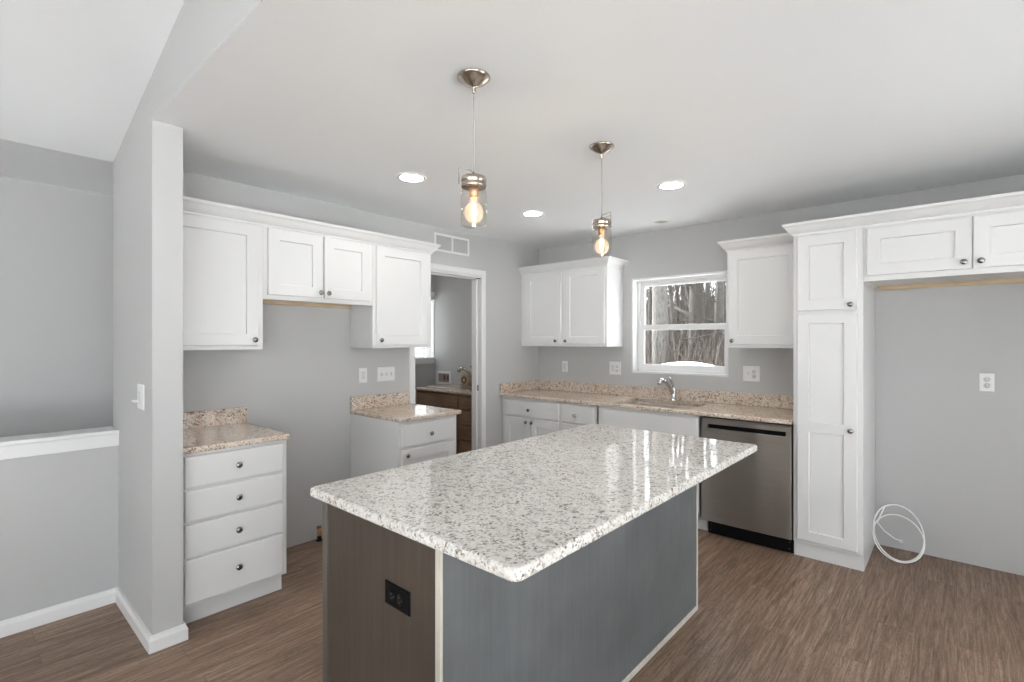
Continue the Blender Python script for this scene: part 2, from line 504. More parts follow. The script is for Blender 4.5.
class MB:
    def __init__(s):
        s.bm = bmesh.new()

    def box(s, f, a0, a1, b0, b1, c0, c1, bev=0.0, seg=2):
        vs = [s.bm.verts.new(f(a, b, c)) for a in (a0, a1) for b in (b0, b1) for c in (c0, c1)]
        idx = [(0, 1, 3, 2), (4, 6, 7, 5), (0, 4, 5, 1), (2, 3, 7, 6), (0, 2, 6, 4), (1, 5, 7, 3)]
        fs = [s.bm.faces.new([vs[i] for i in q]) for q in idx]
        if bev > 0:
            es = list({e for q in fs for e in q.edges})
            bmesh.ops.bevel(s.bm, geom=es, offset=bev, segments=seg, profile=0.5, affect='EDGES')
        return s

    def w(s, x0, x1, y0, y1, z0, z1, bev=0.0, seg=2):
        return s.box(WORLD, x0, x1, y0, y1, z0, z1, bev, seg)

    def quad(s, *pts):
        s.bm.faces.new([s.bm.verts.new(p) for p in pts])
        return s

    def loops(s, rings, closed=True, cap0=False, cap1=False, smooth=False):
        vr = [[s.bm.verts.new(p) for p in r] for r in rings]
        n = len(vr[0])
        for i in range(len(vr) - 1):
            for j in range(n if closed else n - 1):
                k = (j + 1) % n
                q = s.bm.faces.new([vr[i][j], vr[i][k], vr[i + 1][k], vr[i + 1][j]])
                q.smooth = smooth
        if cap0:
            s.bm.faces.new(vr[0])
        if cap1:
            s.bm.faces.new(vr[-1])
        return s

    def lathe(s, o, axis, prof, n=20, cap0=True, cap1=True, smooth=True):
        o, axis = Vector(o), Vector(axis).normalized()
        t = Vector((0, 0, 1)) if abs(axis.z) < 0.9 else Vector((1, 0, 0))
        e1 = axis.cross(t).normalized()
        e2 = axis.cross(e1)
        rings = [[o + axis * h + (e1 * math.cos(2 * math.pi * j / n) + e2 * math.sin(2 * math.pi * j / n)) * max(r, 1e-5) for j in range(n)] for r, h in prof]
        return s.loops(rings, True, cap0, cap1, smooth)

    def tube(s, pts, r, n=8, closed=False, caps=True, smooth=True):
        pts = [Vector(p) for p in pts]
        m = len(pts)
        rs = r if isinstance(r, (list, tuple)) else [r] * m
        rings = []
        prev = None
        for i, p in enumerate(pts):
            if closed:
                d = pts[(i + 1) % m] - pts[i - 1]
            else:
                d = pts[min(i + 1, m - 1)] - pts[max(i - 1, 0)]
            d.normalize()
            if prev is None:
                t = Vector((0, 0, 1)) if abs(d.z) < 0.9 else Vector((1, 0, 0))
                e1 = d.cross(t).normalized()
            else:
                e1 = (prev - d * prev.dot(d)).normalized()
            prev = e1
            e2 = d.cross(e1)
            rings.append([p + (e1 * math.cos(2 * math.pi * j / n) + e2 * math.sin(2 * math.pi * j / n)) * rs[i] for j in range(n)])
        if closed:
            rings.append(rings[0])
        return s.loops(rings, True, caps and not closed, caps and not closed, smooth)

    def sweep(s, path, prof):
        """prof (out, z) swept along an xy path; out is to the right of travel; mitred."""
        pts = [Vector(p) for p in path]
        rings = []
        for i, p in enumerate(pts):
            ds = []
            if i > 0:
                ds.append((pts[i] - pts[i - 1]).normalized())
            if i < len(pts) - 1:
                ds.append((pts[i + 1] - pts[i]).normalized())
            ns = [Vector((d.y, -d.x)) for d in ds]
            if len(ns) == 2:
                b = (ns[0] + ns[1])
                b = b / (b.dot(ns[0]))
            else:
                b = ns[0]
            rings.append([Vector((p.x + b.x * o, p.y + b.y * o, z)) for o, z in prof])
        return s.loops(rings, True, True, True)

    def door(s, f, a0, a1, b0, b1, stile=0.068, t=0.019, rec=0.010, mids=(), rail=None):
        """Shaker door: chamfered frame with recessed flat panel(s)."""
        ch = 0.0025
        rail = rail or stile
        bs = [b0 + rail] + [q for m in mids for q in (m[0], m[1])] + [b1 - rail]
        cells = [(bs[i], bs[i + 1]) for i in range(0, len(bs), 2)]

        def ring(x0, x1, y0, y1, c):
            return [f(x0, y0, c), f(x1, y0, c), f(x1, y1, c), f(x0, y1, c)]
        s.loops([ring(a0, a1, b0, b1, 0), ring(a0, a1, b0, b1, t - ch), ring(a0 + ch, a1 - ch, b0 + ch, b1 - ch, t)], True, True, False)
        # face of the frame, in strips
        A0, A1, B0, B1 = a0 + ch, a1 - ch, b0 + ch, b1 - ch
        i0, i1 = a0 + stile, a1 - stile
        s.quad(f(A0, B0, t), f(i0, B0, t), f(i0, B1, t), f(A0, B1, t))
        s.quad(f(i1, B0, t), f(A1, B0, t), f(A1, B1, t), f(i1, B1, t))
        ys = [B0] + [q for c in cells for q in c] + [B1]
        for k in range(0, len(ys), 2):
            s.quad(f(i0, ys[k], t), f(i1, ys[k], t), f(i1, ys[k + 1], t), f(i0, ys[k + 1], t))
        for y0, y1 in cells:
            e = 0.003
            s.loops([ring(i0, i1, y0, y1, t), ring(i0 + e, i1 - e, y0 + e, y1 - e, t - rec)], True, False, True)
        return s

    def build(s, name, mat, parent=None, loc=None, flip=True):
        bmesh.ops.remove_doubles(s.bm, verts=s.bm.verts, dist=1e-6)
        if flip:
            bmesh.ops.recalc_face_normals(s.bm, faces=s.bm.faces)
        off = Vector((0, 0, 0))
        p = parent
        while p is not None:
            off += p.location
            p = p.parent
        if loc is not None:
            off += Vector(loc)
        bmesh.ops.translate(s.bm, verts=s.bm.verts, vec=-off)
        me = bpy.data.meshes.new(name)
        s.bm.to_mesh(me)
        s.bm.free()
        me.materials.append(mat)
        o = bpy.data.objects.new(name, me)
        COL.objects.link(o)
        if parent is not None:
            o.parent = parent
        if loc is not None:
            o.location = loc
        return o


def tag(o, label, cat, group=None, kind=None):
    if label:
        o['label'] = label
    if cat:
        o['category'] = cat
    if group:
        o['group'] = group
    if kind:
        o['kind'] = kind
    return o


def thing(name, label, cat, loc, group=None):
    o = bpy.data.objects.new(name, None)
    o.empty_display_size = 0.1
    o.location = loc
    COL.objects.link(o)
    return tag(o, label, cat, group)


def struct(name, mb, mat, parent=None, label=None):
    o = mb.build(name, mat, parent)
    if parent is None:
        o['kind'] = 'structure'
        if label:
            o['label'] = label
    return o


def sroot(name, loc=(0, 0, 0), label=None):
    o = bpy.data.objects.new(name, None)
    o.empty_display_size = 0.1
    o.location = loc
    COL.objects.link(o)
    o['kind'] = 'structure'
    if label:
        o['label'] = label
    return o


# ------------------------------------------------------------------ the setting
T = 0.13                       # wall thickness
YS0, YS1, XS = -3.759, -3.635, 0.695      # stub wall beside the drawers
DY0, DY1, DZ = -1.735, -0.905, 2.075      # rough opening of the laundry door

fl = MB()
fl.w(-0.14, XR + T, YF - T, 0.0, -0.20, 0.0)
fl.w(-2.0, -0.14, -3.08, 0.0, -0.20, 0.0)
struct('floor', fl, M['floor'], label='brown wood-look plank floor')

struct('ceiling', MB().w(-2.0, XR + T, YS1, 0.14, H, H + 0.2).w(XS + .0005, XR + T, YS0 + .0005, YS1, H, H + .0004), M['ceiling'], label='flat white kitchen ceiling')

# vaulted ceiling of the living room, with its gable wall over the kitchen edge
RX = 2.6
def vz(x):
    return H + 0.257 * (min(x, 2 * RX - x) + 0.14)
vc = MB()
for x0, x1 in ((-0.14, RX), (RX, 2 * RX + 0.14)):
    ring = lambda y: [Vector((x0, y, vz(x0))), Vector((x1, y, vz(x1))), Vector((x1, y, vz(x1) + 0.2)), Vector((x0, y, vz(x0) + 0.2))]
    vc.loops([ring(YF - T), ring(YS0)], True, True, True)
struct('ceiling_vault', vc, M['ceiling'], label='white sloped ceiling over the living area')
gb = MB()
poly = [(-0.14, H + .0004), (XR + T, H + .0004), (XR + T, vz(XR + T) + 0.15), (RX, vz(RX) + 0.15), (-0.14, vz(-0.14) + 0.15)]
gb.loops([[Vector((x, YS0, z)) for x, z in poly], [Vector((x, YS1, z)) for x, z in poly]], True, True, True)
gb.w(-0.14, XS, YS0, YS1, 0, H + 0.002)
struct('wall_stub', gb, M['wall'], label='grey stub wall and the beam face above the kitchen edge')

# kitchen left wall with the laundry door opening
wl = MB()
wl.w(-T, 0, YS1, DY0, 0, H)
wl.w(-T, 0, DY1, 0.0, 0, H)
wl.w(-T, 0, DY0, DY1, DZ, H)
struct('wall_left', wl, M['wall'])

wb = MB()
wb.w(-2.0, WIN['x0'], 0, 0.14, -0.6, H)
wb.w(WIN['x1'], XR + T, 0, 0.14, -0.6, H)
wb.w(WIN['x0'], WIN['x1'], 0, 0.14, -0.6, WIN['z0'])
wb.w(WIN['x0'], WIN['x1'], 0, 0.14, WIN['z1'], H)
struct('wall_back', wb, M['wall'])

wr = MB()
s_, v_ = SLIDER, SIDEW
wr.w(XR, XR + T, s_['y1'], 0, 0, H + 0.6)
wr.w(XR, XR + T, s_['y0'], s_['y1'], s_['z1'], H + 0.6)
wr.w(XR, XR + T, v_['y1'], s_['y0'], 0, H + 0.6)
wr.w(XR, XR + T, v_['y0'], v_['y1'], 0, v_['z0'])
wr.w(XR, XR + T, v_['y0'], v_['y1'], v_['z1'], H + 0.6)
wr.w(XR, XR + T, YF - T, v_['y0'], 0, H + 0.6)
struct('wall_right', wr, M['wall'])

wf = MB()
xs = [-1.4] + [q for f in FRONT for q in f] + [XR + T]
for i in range(0, len(xs), 2):
    wf.w(xs[i], xs[i + 1], YF - T, YF, -2.0, 3.7)
for a, b in FRONT:
    wf.w(a, b, YF - T, YF, -0.2, FRONT_Z[0])
    wf.w(a, b, YF - T, YF, FRONT_Z[1], 3.7)
struct('wall_front', wf, M['wall'])

# stairwell behind the half wall
struct('wall_half', MB().w(-0.14, 0, YF, YS0, -2.0, 0.864), M['wall'], label='low grey half wall guarding the stairwell')
cp = MB()
cp.w(-0.165, 0.022, YF, YS0, 0.93, 0.952, 0.004)
cp.w(-0.158, 0.016, YF, YS0, 0.864, 0.93, 0.002)
struct('trim_1', cp, M['trim'], label='white cap along the top of the half wall')
sw = MB()
sw.w(-1.1, -0.97, YF - T, -3.0, -2.0, H)
sw.w(-1.1, -0.14, -3.2, -3.08, -2.0, H)
sw.w(-1.1, -0.14, YF, -3.08, -2.2, -2.0)
struct('wall_stairwell', sw, M['wall'], label='grey wall on the far side of the stairwell')
struct('ceiling_stairwell', MB().w(-1.1, -0.14, YF - T, YS1, H, H + 0.2), M['ceiling'], label='narrow flat ceiling strip over the stairwell')

# laundry room behind the left wall
lw = MB()
LX = -1.815
LWY0, LWY1, LWZ0, LWZ1 = -0.85, -0.004, 1.215, 2.05
lw.w(LX - T, LX, -2.75, LWY0, 0, H)
lw.w(LX - T, LX, LWY0, 0.0, 0, LWZ0)
lw.w(LX - T, LX, LWY0, 0.0, LWZ1, H)
lw.w(LX - T, -T, -2.75, -2.63, 0, H)
struct('wall_laundry', lw, M['wall'])


def base_profile(h=0.076, t=0.017):
    return [(0, 0), (t, 0), (t, h - 0.022), (t * 0.72, h - 0.012), (t * 0.55, h), (0, h)]


bb = MB().sweep([(0.0, YF), (0.0, YS0), (XS, YS0), (XS, YS1), (XS - .06, YS1)], base_profile())
struct('baseboard_left', bb, M['trim'])
bb2 = MB().sweep([(XR, s_['y0'] - 0.08), (XR, YF), (0, YF)], base_profile())
struct('baseboard_right', bb2, M['trim'])
bb3 = MB().sweep([(4.05, 0), (XR, 0), (XR, s_['y1'] + 0.08)], base_profile())
struct('baseboard_back', bb3, M['trim'])

# laundry doorway: casing, jambs, pocket-door edge and strike
dr = sroot('door_1', (0, (DY0 + DY1) / 2, 0), 'white cased doorway into the laundry room')
cs = MB()
F0 = left_face(0.0)
ci0, ci1, cz = -1.721, -0.917, 2.078
cw = 0.060
cprof = [(0, 0), (0.012, 0), (0.017, 0.012), (0.017, cw - 0.008), (0.011, cw), (0, cw)]
# casing: legs and head as mitred frame
def casing_ring(k):
    c, d = cprof[k]
    return [F0(ci0 - d, 0.0, c), F0(ci0 - d, cz + d, c), F0(ci1 + d, cz + d, c), F0(ci1 + d, 0.0, c)]
rings = [casing_ring(k) for k in range(len(cprof))]
for seg in range(3):
    cs.loops([[r[seg] for r in rings], [r[seg + 1] for r in rings]], True, True, True)
# widen to the measured casing: flat backing
struct('casing', cs, M['trim'], dr)
jb = MB()
jb.w(-T - 0.005, 0.004, DY0, ci0 - 0.004, 0, cz)
jb.w(-T - 0.005, 0.004, ci1 + 0.006, DY1, 0, cz)
jb.w(-T - 0.005, 0.004, DY0, DY1, cz + 0.006 - 0.02, DZ + 0.01)
jb.w(-0.098, -0.052, ci1 - 0.012, ci1 + 0.006, 0, cz - 0.014)
jb.w(-0.098, -0.052, ci0, ci1, cz - 0.026, cz - 0.012)
struct('jamb', jb, M['trim'], dr)
struct('strike_plate', MB().w(-0.051, -0.030, ci1 - 0.002, ci1 + 0.007, 0.955, 1.012, 0.001), M['grille'], dr)
struct('track', MB().w(-0.050, 0.000, ci1 - 0.02, ci1 + 0.006, cz - 0.018, cz - 0.010), M['dark'], dr)

# kitchen window over the sink (double hung)
wn = sroot('window_1', ((WIN['x0'] + WIN['x1']) / 2, 0.07, WIN['z0']), 'white double-hung window over the sink')
x0, x1, z0, z1 = WIN['x0'], WIN['x1'], WIN['z0'], WIN['z1']
B = back_face(0.0)
lin = MB()
lt = 0.012
lin.box(B, x0 - 0.004, x0 + lt, z0, z1, -0.10, 0.003, 0.001)
lin.box(B, x1 - lt, x1 + 0.004, z0, z1, -0.10, 0.003, 0.001)
lin.box(B, x0 - 0.004, x1 + 0.004, z1 - lt, z1 + 0.004, -0.10, 0.003, 0.001)
lin.box(B, x0 - 0.004, x1 + 0.004, z0 - 0.004, z0 + lt, -0.10, 0.003, 0.001)
struct('liner', lin, M['trim'], wn)
def rect_frame(mb, f, a0, a1, b0, b1, wl_, wr_, wb_, wt_, c0, c1, bev=0.002):
    mb.box(f, a0, a0 + wl_, b0, b1, c0, c1, bev)
    mb.box(f, a1 - wr_, a1, b0, b1, c0, c1, bev)
    mb.box(f, a0 + wl_, a1 - wr_, b0, b0 + wb_, c0, c1, bev)
    mb.box(f, a0 + wl_, a1 - wr_, b1 - wt_, b1, c0, c1, bev)
    return mb
struct('window_frame', rect_frame(MB(), B, x0 + lt, x1 - lt, z0 + lt, z1 - lt, .022, .012, .022, .022, -0.138, -0.085), M['vinyl'], wn)
sx0, sx1 = x0 + lt + .022, x1 - lt - .012
struct('sash', rect_frame(MB(), B, sx0, sx1, 1.552, z1 - lt - .022, .042, .030, .050, .034, -0.135, -0.112), M['vinyl'], wn)
struct('sash', rect_frame(MB(), B, sx0, sx1, z0 + lt + .022, 1.600, .046, .034, .046, .050, -0.110, -0.088), M['vinyl'], wn)
struct('window_glass', MB().box(B, sx0 + .04, sx1 - .028, 1.60, z1 - lt - .05, -0.126, -0.122), M['pane'], wn)
struct('window_glass', MB().box(B, sx0 + .044, sx1 - .032, z0 + .08, 1.552, -0.101, -0.097), M['pane'], wn)

# laundry window
w2 = sroot('window_2', (LX, (LWY0 + LWY1) / 2, LWZ0), 'laundry room window with white frame')
FL = left_face(LX)
struct('window_frame', rect_frame(MB(), FL, LWY0, LWY1, LWZ0, LWZ1, .04, .005, .012, .04, -0.06, 0.003), M['vinyl'], w2)
struct('window_sill', MB().box(FL, LWY0 - .07, -0.004, LWZ0 - 0.07, LWZ0 + 0.004, -0.03, 0.018, 0.003), M['trim'], w2)
struct('casing', MB().box(FL, LWY0 - .06, LWY0, LWZ0, LWZ1 + .06, 0, 0.016, 0.002).box(FL, LWY0, LWY1, LWZ1, LWZ1 + .06, 0, 0.016, 0.002), M['trim'], w2)
struct('window_glass', MB().box(FL, LWY0 + .03, LWY1 - .004, LWZ0 + .01, LWZ1 - .03, -0.012, -0.008), M['pane'], w2)

# glazing behind the camera
FR = Frame((XR, 0, 0), (0, 1, 0), (0, 0, 1), (-1, 0, 0))
d2 = sroot('door_2', (XR, (s_['y0'] + s_['y1']) / 2, 0), 'sliding glass door of the dining area')
struct('door_frame', rect_frame(MB(), FR, s_['y0'], s_['y1'], 0, s_['z1'], .06, .06, .05, .06, -0.11, -0.03), M['vinyl'], d2)
ym = (s_['y0'] + s_['y1']) / 2
struct('stile', MB().box(FR, ym - .05, ym + .05, .05, s_['z1'] - .06, -0.10, -0.04, .003), M['vinyl'], d2)
struct('door_glass', MB().box(FR, s_['y0'] + .05, s_['y1'] - .05, .04, s_['z1'] - .05, -0.075, -0.071), M['pane'], d2)
w3 = sroot('window_3', (XR, -6.7, v_['z0']), 'wide side window of the living area')
struct('window_frame', rect_frame(MB(), FR, v_['y0'], v_['y1'], v_['z0'], v_['z1'], .06, .06, .06, .06, -0.11, -0.02), M['vinyl'], w3)
struct('mullion', MB().box(FR, -6.73, -6.67, v_['z0'] + .05, v_['z1'] - .05, -0.10, -0.04), M['vinyl'], w3)
struct('window_glass', MB().box(FR, v_['y0'] + .05, v_['y1'] - .05, v_['z0'] + .05, v_['z1'] - .05, -0.075, -0.071), M['pane'], w3)
FF = Frame((0, YF, 0), (1, 0, 0), (0, 0, 1), (0, 1, 0))
for i, (a, b) in enumerate(FRONT):
    w4 = sroot('window_%d' % (4 + i), ((a + b) / 2, YF, FRONT_Z[0]), 'front window of the living area')
    struct('window_frame', rect_frame(MB(), FF, a, b, FRONT_Z[0], FRONT_Z[1], .06, .06, .06, .06, -0.11, -0.02), M['vinyl'], w4)
    struct('window_glass', MB().box(FF, a + .05, b - .05, FRONT_Z[0] + .05, FRONT_Z[1] - .05, -0.075, -0.071), M['pane'], w4)

# ------------------------------------------------------------------ cabinets
KNOB = [(0.006, 0.0), (0.0065, 0.002), (0.0055, 0.010), (0.009, 0.014), (0.0155, 0.0175), (0.0165, 0.021), (0.0145, 0.025), (0.008, 0.0275), (0.0005, 0.028)]


def knob(f, a, b, c, parent):
    return MB().lathe(f(a, b, c), f.n, KNOB, 18).build('knob', M['nickel'], parent)


def shaker(f, a0, a1, b0, b1, parent, kn=None, c=0.0, **kw):
    mb = MB().door(Frame(f(0, 0, c), f.r, f.u, f.n), a0, a1, b0, b1, **kw)
    d = mb.build('door', M['cab'], parent)
    if kn:
        knob(f, kn[0], kn[1], c + 0.019, d)
    return d


def slab(f, a0, a1, b0, b1, parent, kn=None, mat=None, name='drawer'):
    mb = MB()
    t, ch = 0.019, 0.005
    ring = lambda e, c: [f(a0 + e, b0 + e, c), f(a1 - e, b0 + e, c), f(a1 - e, b1 - e, c), f(a0 + e, b1 - e, c)]
    mb.loops([ring(0, 0.0), ring(0, t - 0.006), ring(0.0015, t - 0.003), ring(ch, t)], True, True, True)
    d = mb.build(name, mat or M['cab'], parent)
    if kn:
        knob(f, kn[0], kn[1], t, d)
    return d


UB, UT = 1.393, 2.166            # bottoms and tops of the wall cabinets
CROWN = [(0.0, 2.150), (0.009, 2.150), (0.011, 2.162), (0.018, 2.167), (0.030, 2.181), (0.046, 2.205), (0.056, 2.214), (0.058, 2.229), (0.0, 2.229)]
UD = 0.304

def upper(name, label, f, a0, a1, b0, b1, depth, open_bottom=False, rail='raw_y', cat='cabinet'):
    """Wall cabinet whose face plane is f (c=0)."""
    t = thing(name, label, cat, f((a0 + a1) / 2, b0, -depth / 2))
    if open_bottom:
        mb = MB()
        mb.box(f, a0, a0 + 0.015, b0, b1, -depth, -0.019)
        mb.box(f, a1 - 0.015, a1, b0, b1, -depth, -0.019)
        mb.box(f, a0, a1, b1 - 0.015, b1, -depth, -0.019)
        mb.box(f, a0, a1, b0, b1, -0.019, 0, 0.001)
        mb.build('body', M['cab'], t)
        MB().box(f, a0 + 0.015, a1 - 0.015, b0 + 0.014, b0 + 0.026, -depth, -0.019).build('bottom_panel', M['cab_in'], t)
        MB().box(f, a0 + 0.015, a1 - 0.015, b0 - 0.010, b0 + 0.014, -depth + 0.002, -depth + 0.040).build('hanging_rail', M[rail], t)
    else:
        MB().box(f, a0, a1, b0, b1, -depth, 0, 0.0015).build('body', M['cab'], t)
    return t


# left wall run
FU = left_face(UD)
ca = upper('wall_cabinet', 'tall white wall cabinet beside the stub wall, above the four-drawer base', FU, YS1 + .002, -3.106, UB, UT, UD)
shaker(FU, -3.610, -3.136, 1.418, 2.145, ca, (-3.163, 1.452))
cb_ = upper('wall_cabinet', 'short two-door white wall cabinet over the empty range gap', FU, -3.105, -2.332, 1.704, UT, UD, True)
shaker(FU, -3.079, -2.726, 1.732, 2.145, cb_, (-2.746, 1.766))
shaker(FU, -2.712, -2.360, 1.732, 2.145, cb_, (-2.690, 1.766))
cd_ = upper('wall_cabinet', 'white wall cabinet next to the laundry doorway, above the small counter', FU, -2.331, -1.790, UB, UT, UD)
shaker(FU, -2.307, -1.836, 1.418, 2.145, cd_, (-2.277, 1.452))
cr = MB().sweep([(0.0005, -1.790), (UD, -1.790), (UD, YS1 + .002)][::-1], [(o, z) for o, z in CROWN])
tag(cr.build('crown_molding', M['cab'], None, (UD, -2.7, 2.15)), 'long white crown molding capping the three left wall cabinets', 'molding')['kind'] = 'thing'

# window wall, left of the window
FB = back_face(-UD)
c1 = upper('wall_cabinet', 'two-door white wall cabinet in the corner, left of the window', FB, 0.003, 1.052, UB, UT, UD)
shaker(FB, 0.073, 0.531, 1.418, 2.145, c1, (0.478, 1.447))
shaker(FB, 0.573, 1.031, 1.418, 2.145, c1, (0.600, 1.447))
MB().sweep([(0.003, -UD), (1.052, -UD), (1.052, -0.0005)], CROWN).build('crown', M['cab'], c1)
# right of the window
PX0, PX1, PY = 2.672, 3.061, -0.606
c2 = upper('wall_cabinet', 'single-door white wall cabinet between the window and the tall pantry', FB, 2.141, PX0 - .002, UB, UT, UD)
shaker(FB, 2.157, 2.645, 1.418, 2.145, c2, (2.186, 1.447))
MB().sweep([(2.141, -0.0005), (2.141, -UD), (PX0 - .002, -UD)], CROWN).build('crown', M['cab'], c2)

# pantry
FP = back_face(PY)
pt = thing('pantry_cabinet', 'tall white two-door pantry cabinet beside the dishwasher', 'cabinet', ((PX0 + PX1) / 2, PY / 2, 0))
pm = MB()
pm.box(FP, PX0, PX1, 0.10, UT, -0.604, 0, 0.0015)
pm.box(FP, PX1 - 0.019, PX1, 0.0, 0.102, -0.604, -0.0215)
pm.box(FP, PX0, PX0 + 0.019, 0.0, 0.102, -0.604, -0.0215)
pm.build('body', M['cab'], pt)
MB().box(FP, PX0 + .0195, PX1 - .0195, 0.0, 0.104, -0.035, -0.022, 0.001).build('toe_kick', M['cab'], pt)
shaker(FP, 2.698, 3.030, 1.646, 2.140, pt, (2.997, 1.675))
shaker(FP, 2.698, 3.030, 0.124, 1.622, pt, (2.998, 0.880), mids=[(0.846, 0.913)], rail=0.062)
# cabinet over the refrigerator space
fr = upper('wall_cabinet', 'wide two-door white cabinet bridging over the empty refrigerator space', FP, PX1 + .001, 4.06, 1.815, UT, 0.604, True, 'raw')
shaker(FP, 3.080, 3.557, 1.848, 2.135, fr, (3.525, 1.885))
shaker(FP, 3.563, 4.040, 1.848, 2.135, fr, (3.595, 1.885))
cr2 = MB().sweep([(PX0, -0.375), (PX0, PY), (4.06, PY), (4.06, -0.001)], CROWN)
tag(cr2.build('crown_molding', M['cab'], None, (3.3, PY, 2.15)), 'white crown molding across the pantry and the refrigerator cabinet', 'molding')['kind'] = 'thing'

# ------------------------------------------------------------------ base cabinets
BF = 0.612


def base_body(t, f, a0, a1, depth, ends=(True, True)):
    mb = MB()
    mb.box(f, a0, a1, 0.11, 0.883, -depth, 0, 0.0015)
    mb.build('body', M['cab'], t)
    tk = MB()
    tk.box(f, a0 + 0.002, a1 - 0.002, 0.0, 0.11, -depth, -0.06, 0.001)
    tk.build('toe_kick', M['cab'], t)


FL2 = left_face(BF)
b1 = thing('base_cabinet', 'white four-drawer base cabinet beside the stub wall', 'cabinet', (BF / 2, -3.37, 0))
base_body(b1, FL2, YS1 + .002, -3.098, BF - .002)
for z0_, z1_, kz in ((0.706, 0.865, 0.787), (0.538, 0.694, 0.616), (0.361, 0.525, 0.442), (0.126, 0.349, 0.246)):
    slab(FL2, -3.610, -3.124, z0_, z1_, b1, (-3.364, kz))

b2 = thing('base_cabinet', 'white base cabinet with one drawer over a door, beside the laundry doorway', 'cabinet', (BF / 2, -2.06, 0))
base_body(b2, FL2, -2.331, -1.790, BF - .002)
slab(FL2, -2.303, -1.818, 0.702, 0.862, b2, (-2.060, 0.775))
shaker(FL2, -2.303, -1.818, 0.140, 0.684, b2, (-2.272, 0.648))

FB2 = back_face(-BF)
b3 = thing('base_cabinet', 'white base cabinet in the corner with a drawer over two doors', 'cabinet', (0.39, -BF / 2, 0))
base_body(b3, FB2, 0.003, 0.748, BF - .002)
slab(FB2, 0.056, 0.730, 0.702, 0.862, b3, (0.380, 0.772))
shaker(FB2, 0.056, 0.389, 0.140, 0.684, b3, (0.349, 0.652))
shaker(FB2, 0.397, 0.730, 0.140, 0.684, b3, (0.421, 0.652))
b4 = thing('base_cabinet', 'narrow white base cabinet with one drawer, between corner cabinet and sink', 'cabinet', (0.94, -BF / 2, 0))
base_body(b4, FB2, 0.749, 1.137, BF - .002)
slab(FB2, 0.769, 1.116, 0.702, 0.862, b4, (0.922, 0.772))
shaker(FB2, 0.769, 1.116, 0.140, 0.684, b4, (1.08, 0.652))
b5 = thing('base_cabinet', 'white sink base cabinet with plain false front under the window', 'cabinet', (1.6, -BF / 2, 0))
sb = MB()
sb.box(FB2, 1.138, 1.155, 0.11, 0.883, -BF + .002, 0, 0.001)
sb.box(FB2, 2.038, 2.055, 0.11, 0.883, -BF + .002, 0, 0.001)
sb.box(FB2, 1.138, 2.055, 0.11, 0.883, -0.019, 0, 0.001)
sb.box(FB2, 1.138, 2.055, 0.11, 0.13, -BF + .002, 0)
sb.build('body', M['cab'], b5)
MB().box(FB2, 1.14, 2.093, 0.0, 0.11, -0.075, -0.06, .001).build('toe_kick', M['cab'], b5)
slab(FB2, 1.160, 2.032, 0.702, 0.862, b5, None, None, 'false_front')
shaker(FB2, 1.160, 1.592, 0.140, 0.684, b5, (1.56, 0.652))
shaker(FB2, 1.600, 2.032, 0.140, 0.684, b5, (1.63, 0.652))


# ------------------------------------------------------------------ worktops
def slab_outline(mb, pts, z0, z1, r=0.008, n=4, hole=None):
    """Worktop from a ccw outline with its top edge eased over."""
    P = [Vector((p[0], p[1])) for p in pts]
    m = len(P)

    def inset(d):
        out = []
        for i in range(m):
            e0 = (P[i] - P[i - 1]).normalized()
            e1 = (P[(i + 1) % m] - P[i]).normalized()
            n0, n1 = Vector((-e0.y, e0.x)), Vector((-e1.y, e1.x))
            b = n0 + n1
            b = b / max(b.dot(n0), 0.2)
            out.append(P[i] + b * d)
        return out
    rings = []
    for k in range(n + 1):
        a = math.pi / 2 * k / n
        q = inset(r * (1 - math.sin(a)))
        rings.append([Vector((p.x, p.y, z0 + r * (1 - math.cos(a)))) for p in q])
    for k in range(n + 1):
        a = math.pi / 2 * k / n
        q = inset(r * (1 - math.cos(a)))
        rings.append([Vector((p.x, p.y, z1 - r + r * math.sin(a))) for p in q])
    mb.loops(rings, True, hole is None, hole is None)
    return rings


def round_poly(pts, rad, n=5):
    out = []
    m = len(pts)
    for i in range(m):
        p = Vector(pts[i])
        a = (Vector(pts[i - 1]) - p).normalized()
        b = (Vector(pts[(i + 1) % m]) - p).normalized()
        r = rad[i] if isinstance(rad, (list, tuple)) else rad
        if r <= 0:
            out.append((p.x, p.y))
            continue
        s0, s1 = p + a * r, p + b * r
        c = p + (a + b) * r
        for k in range(n + 1):
            t = math.pi / 2 * k / n
            q = c - b * r * math.cos(t) - a * r * math.sin(t)
            out.append((q.x, q.y))
    return out


CT, CB = 0.914, 0.884
k1 = thing('countertop', 'beige speckled granite countertop on the four-drawer base', 'countertop', (0.32, -3.37, CB))
mb = MB()
slab_outline(mb, round_poly([(0.002, YS1 + .002), (0.648, YS1 + .002), (0.648, -3.090), (0.002, -3.090)], [0, 0, .012, 0]), CB, CT)
mb.build('slab', M['granite'], k1)
MB().w(0.001, 0.022, YS1 + .002, -3.092, CT, 1.014, .002).build('backsplash', M['granite'], k1)
k2 = thing('countertop', 'small beige granite countertop beside the laundry doorway', 'countertop', (0.32, -2.05, CB))
mb = MB()
slab_outline(mb, round_poly([(0.002, -2.334), (0.648, -2.334), (0.648, -1.765), (0.002, -1.765)], [0, .012, .012, 0]), CB, CT)
mb.build('slab', M['granite'], k2)
MB().w(0.001, 0.022, -2.334, -1.790, CT, 1.014, .002).build('backsplash', M['granite'], k2)

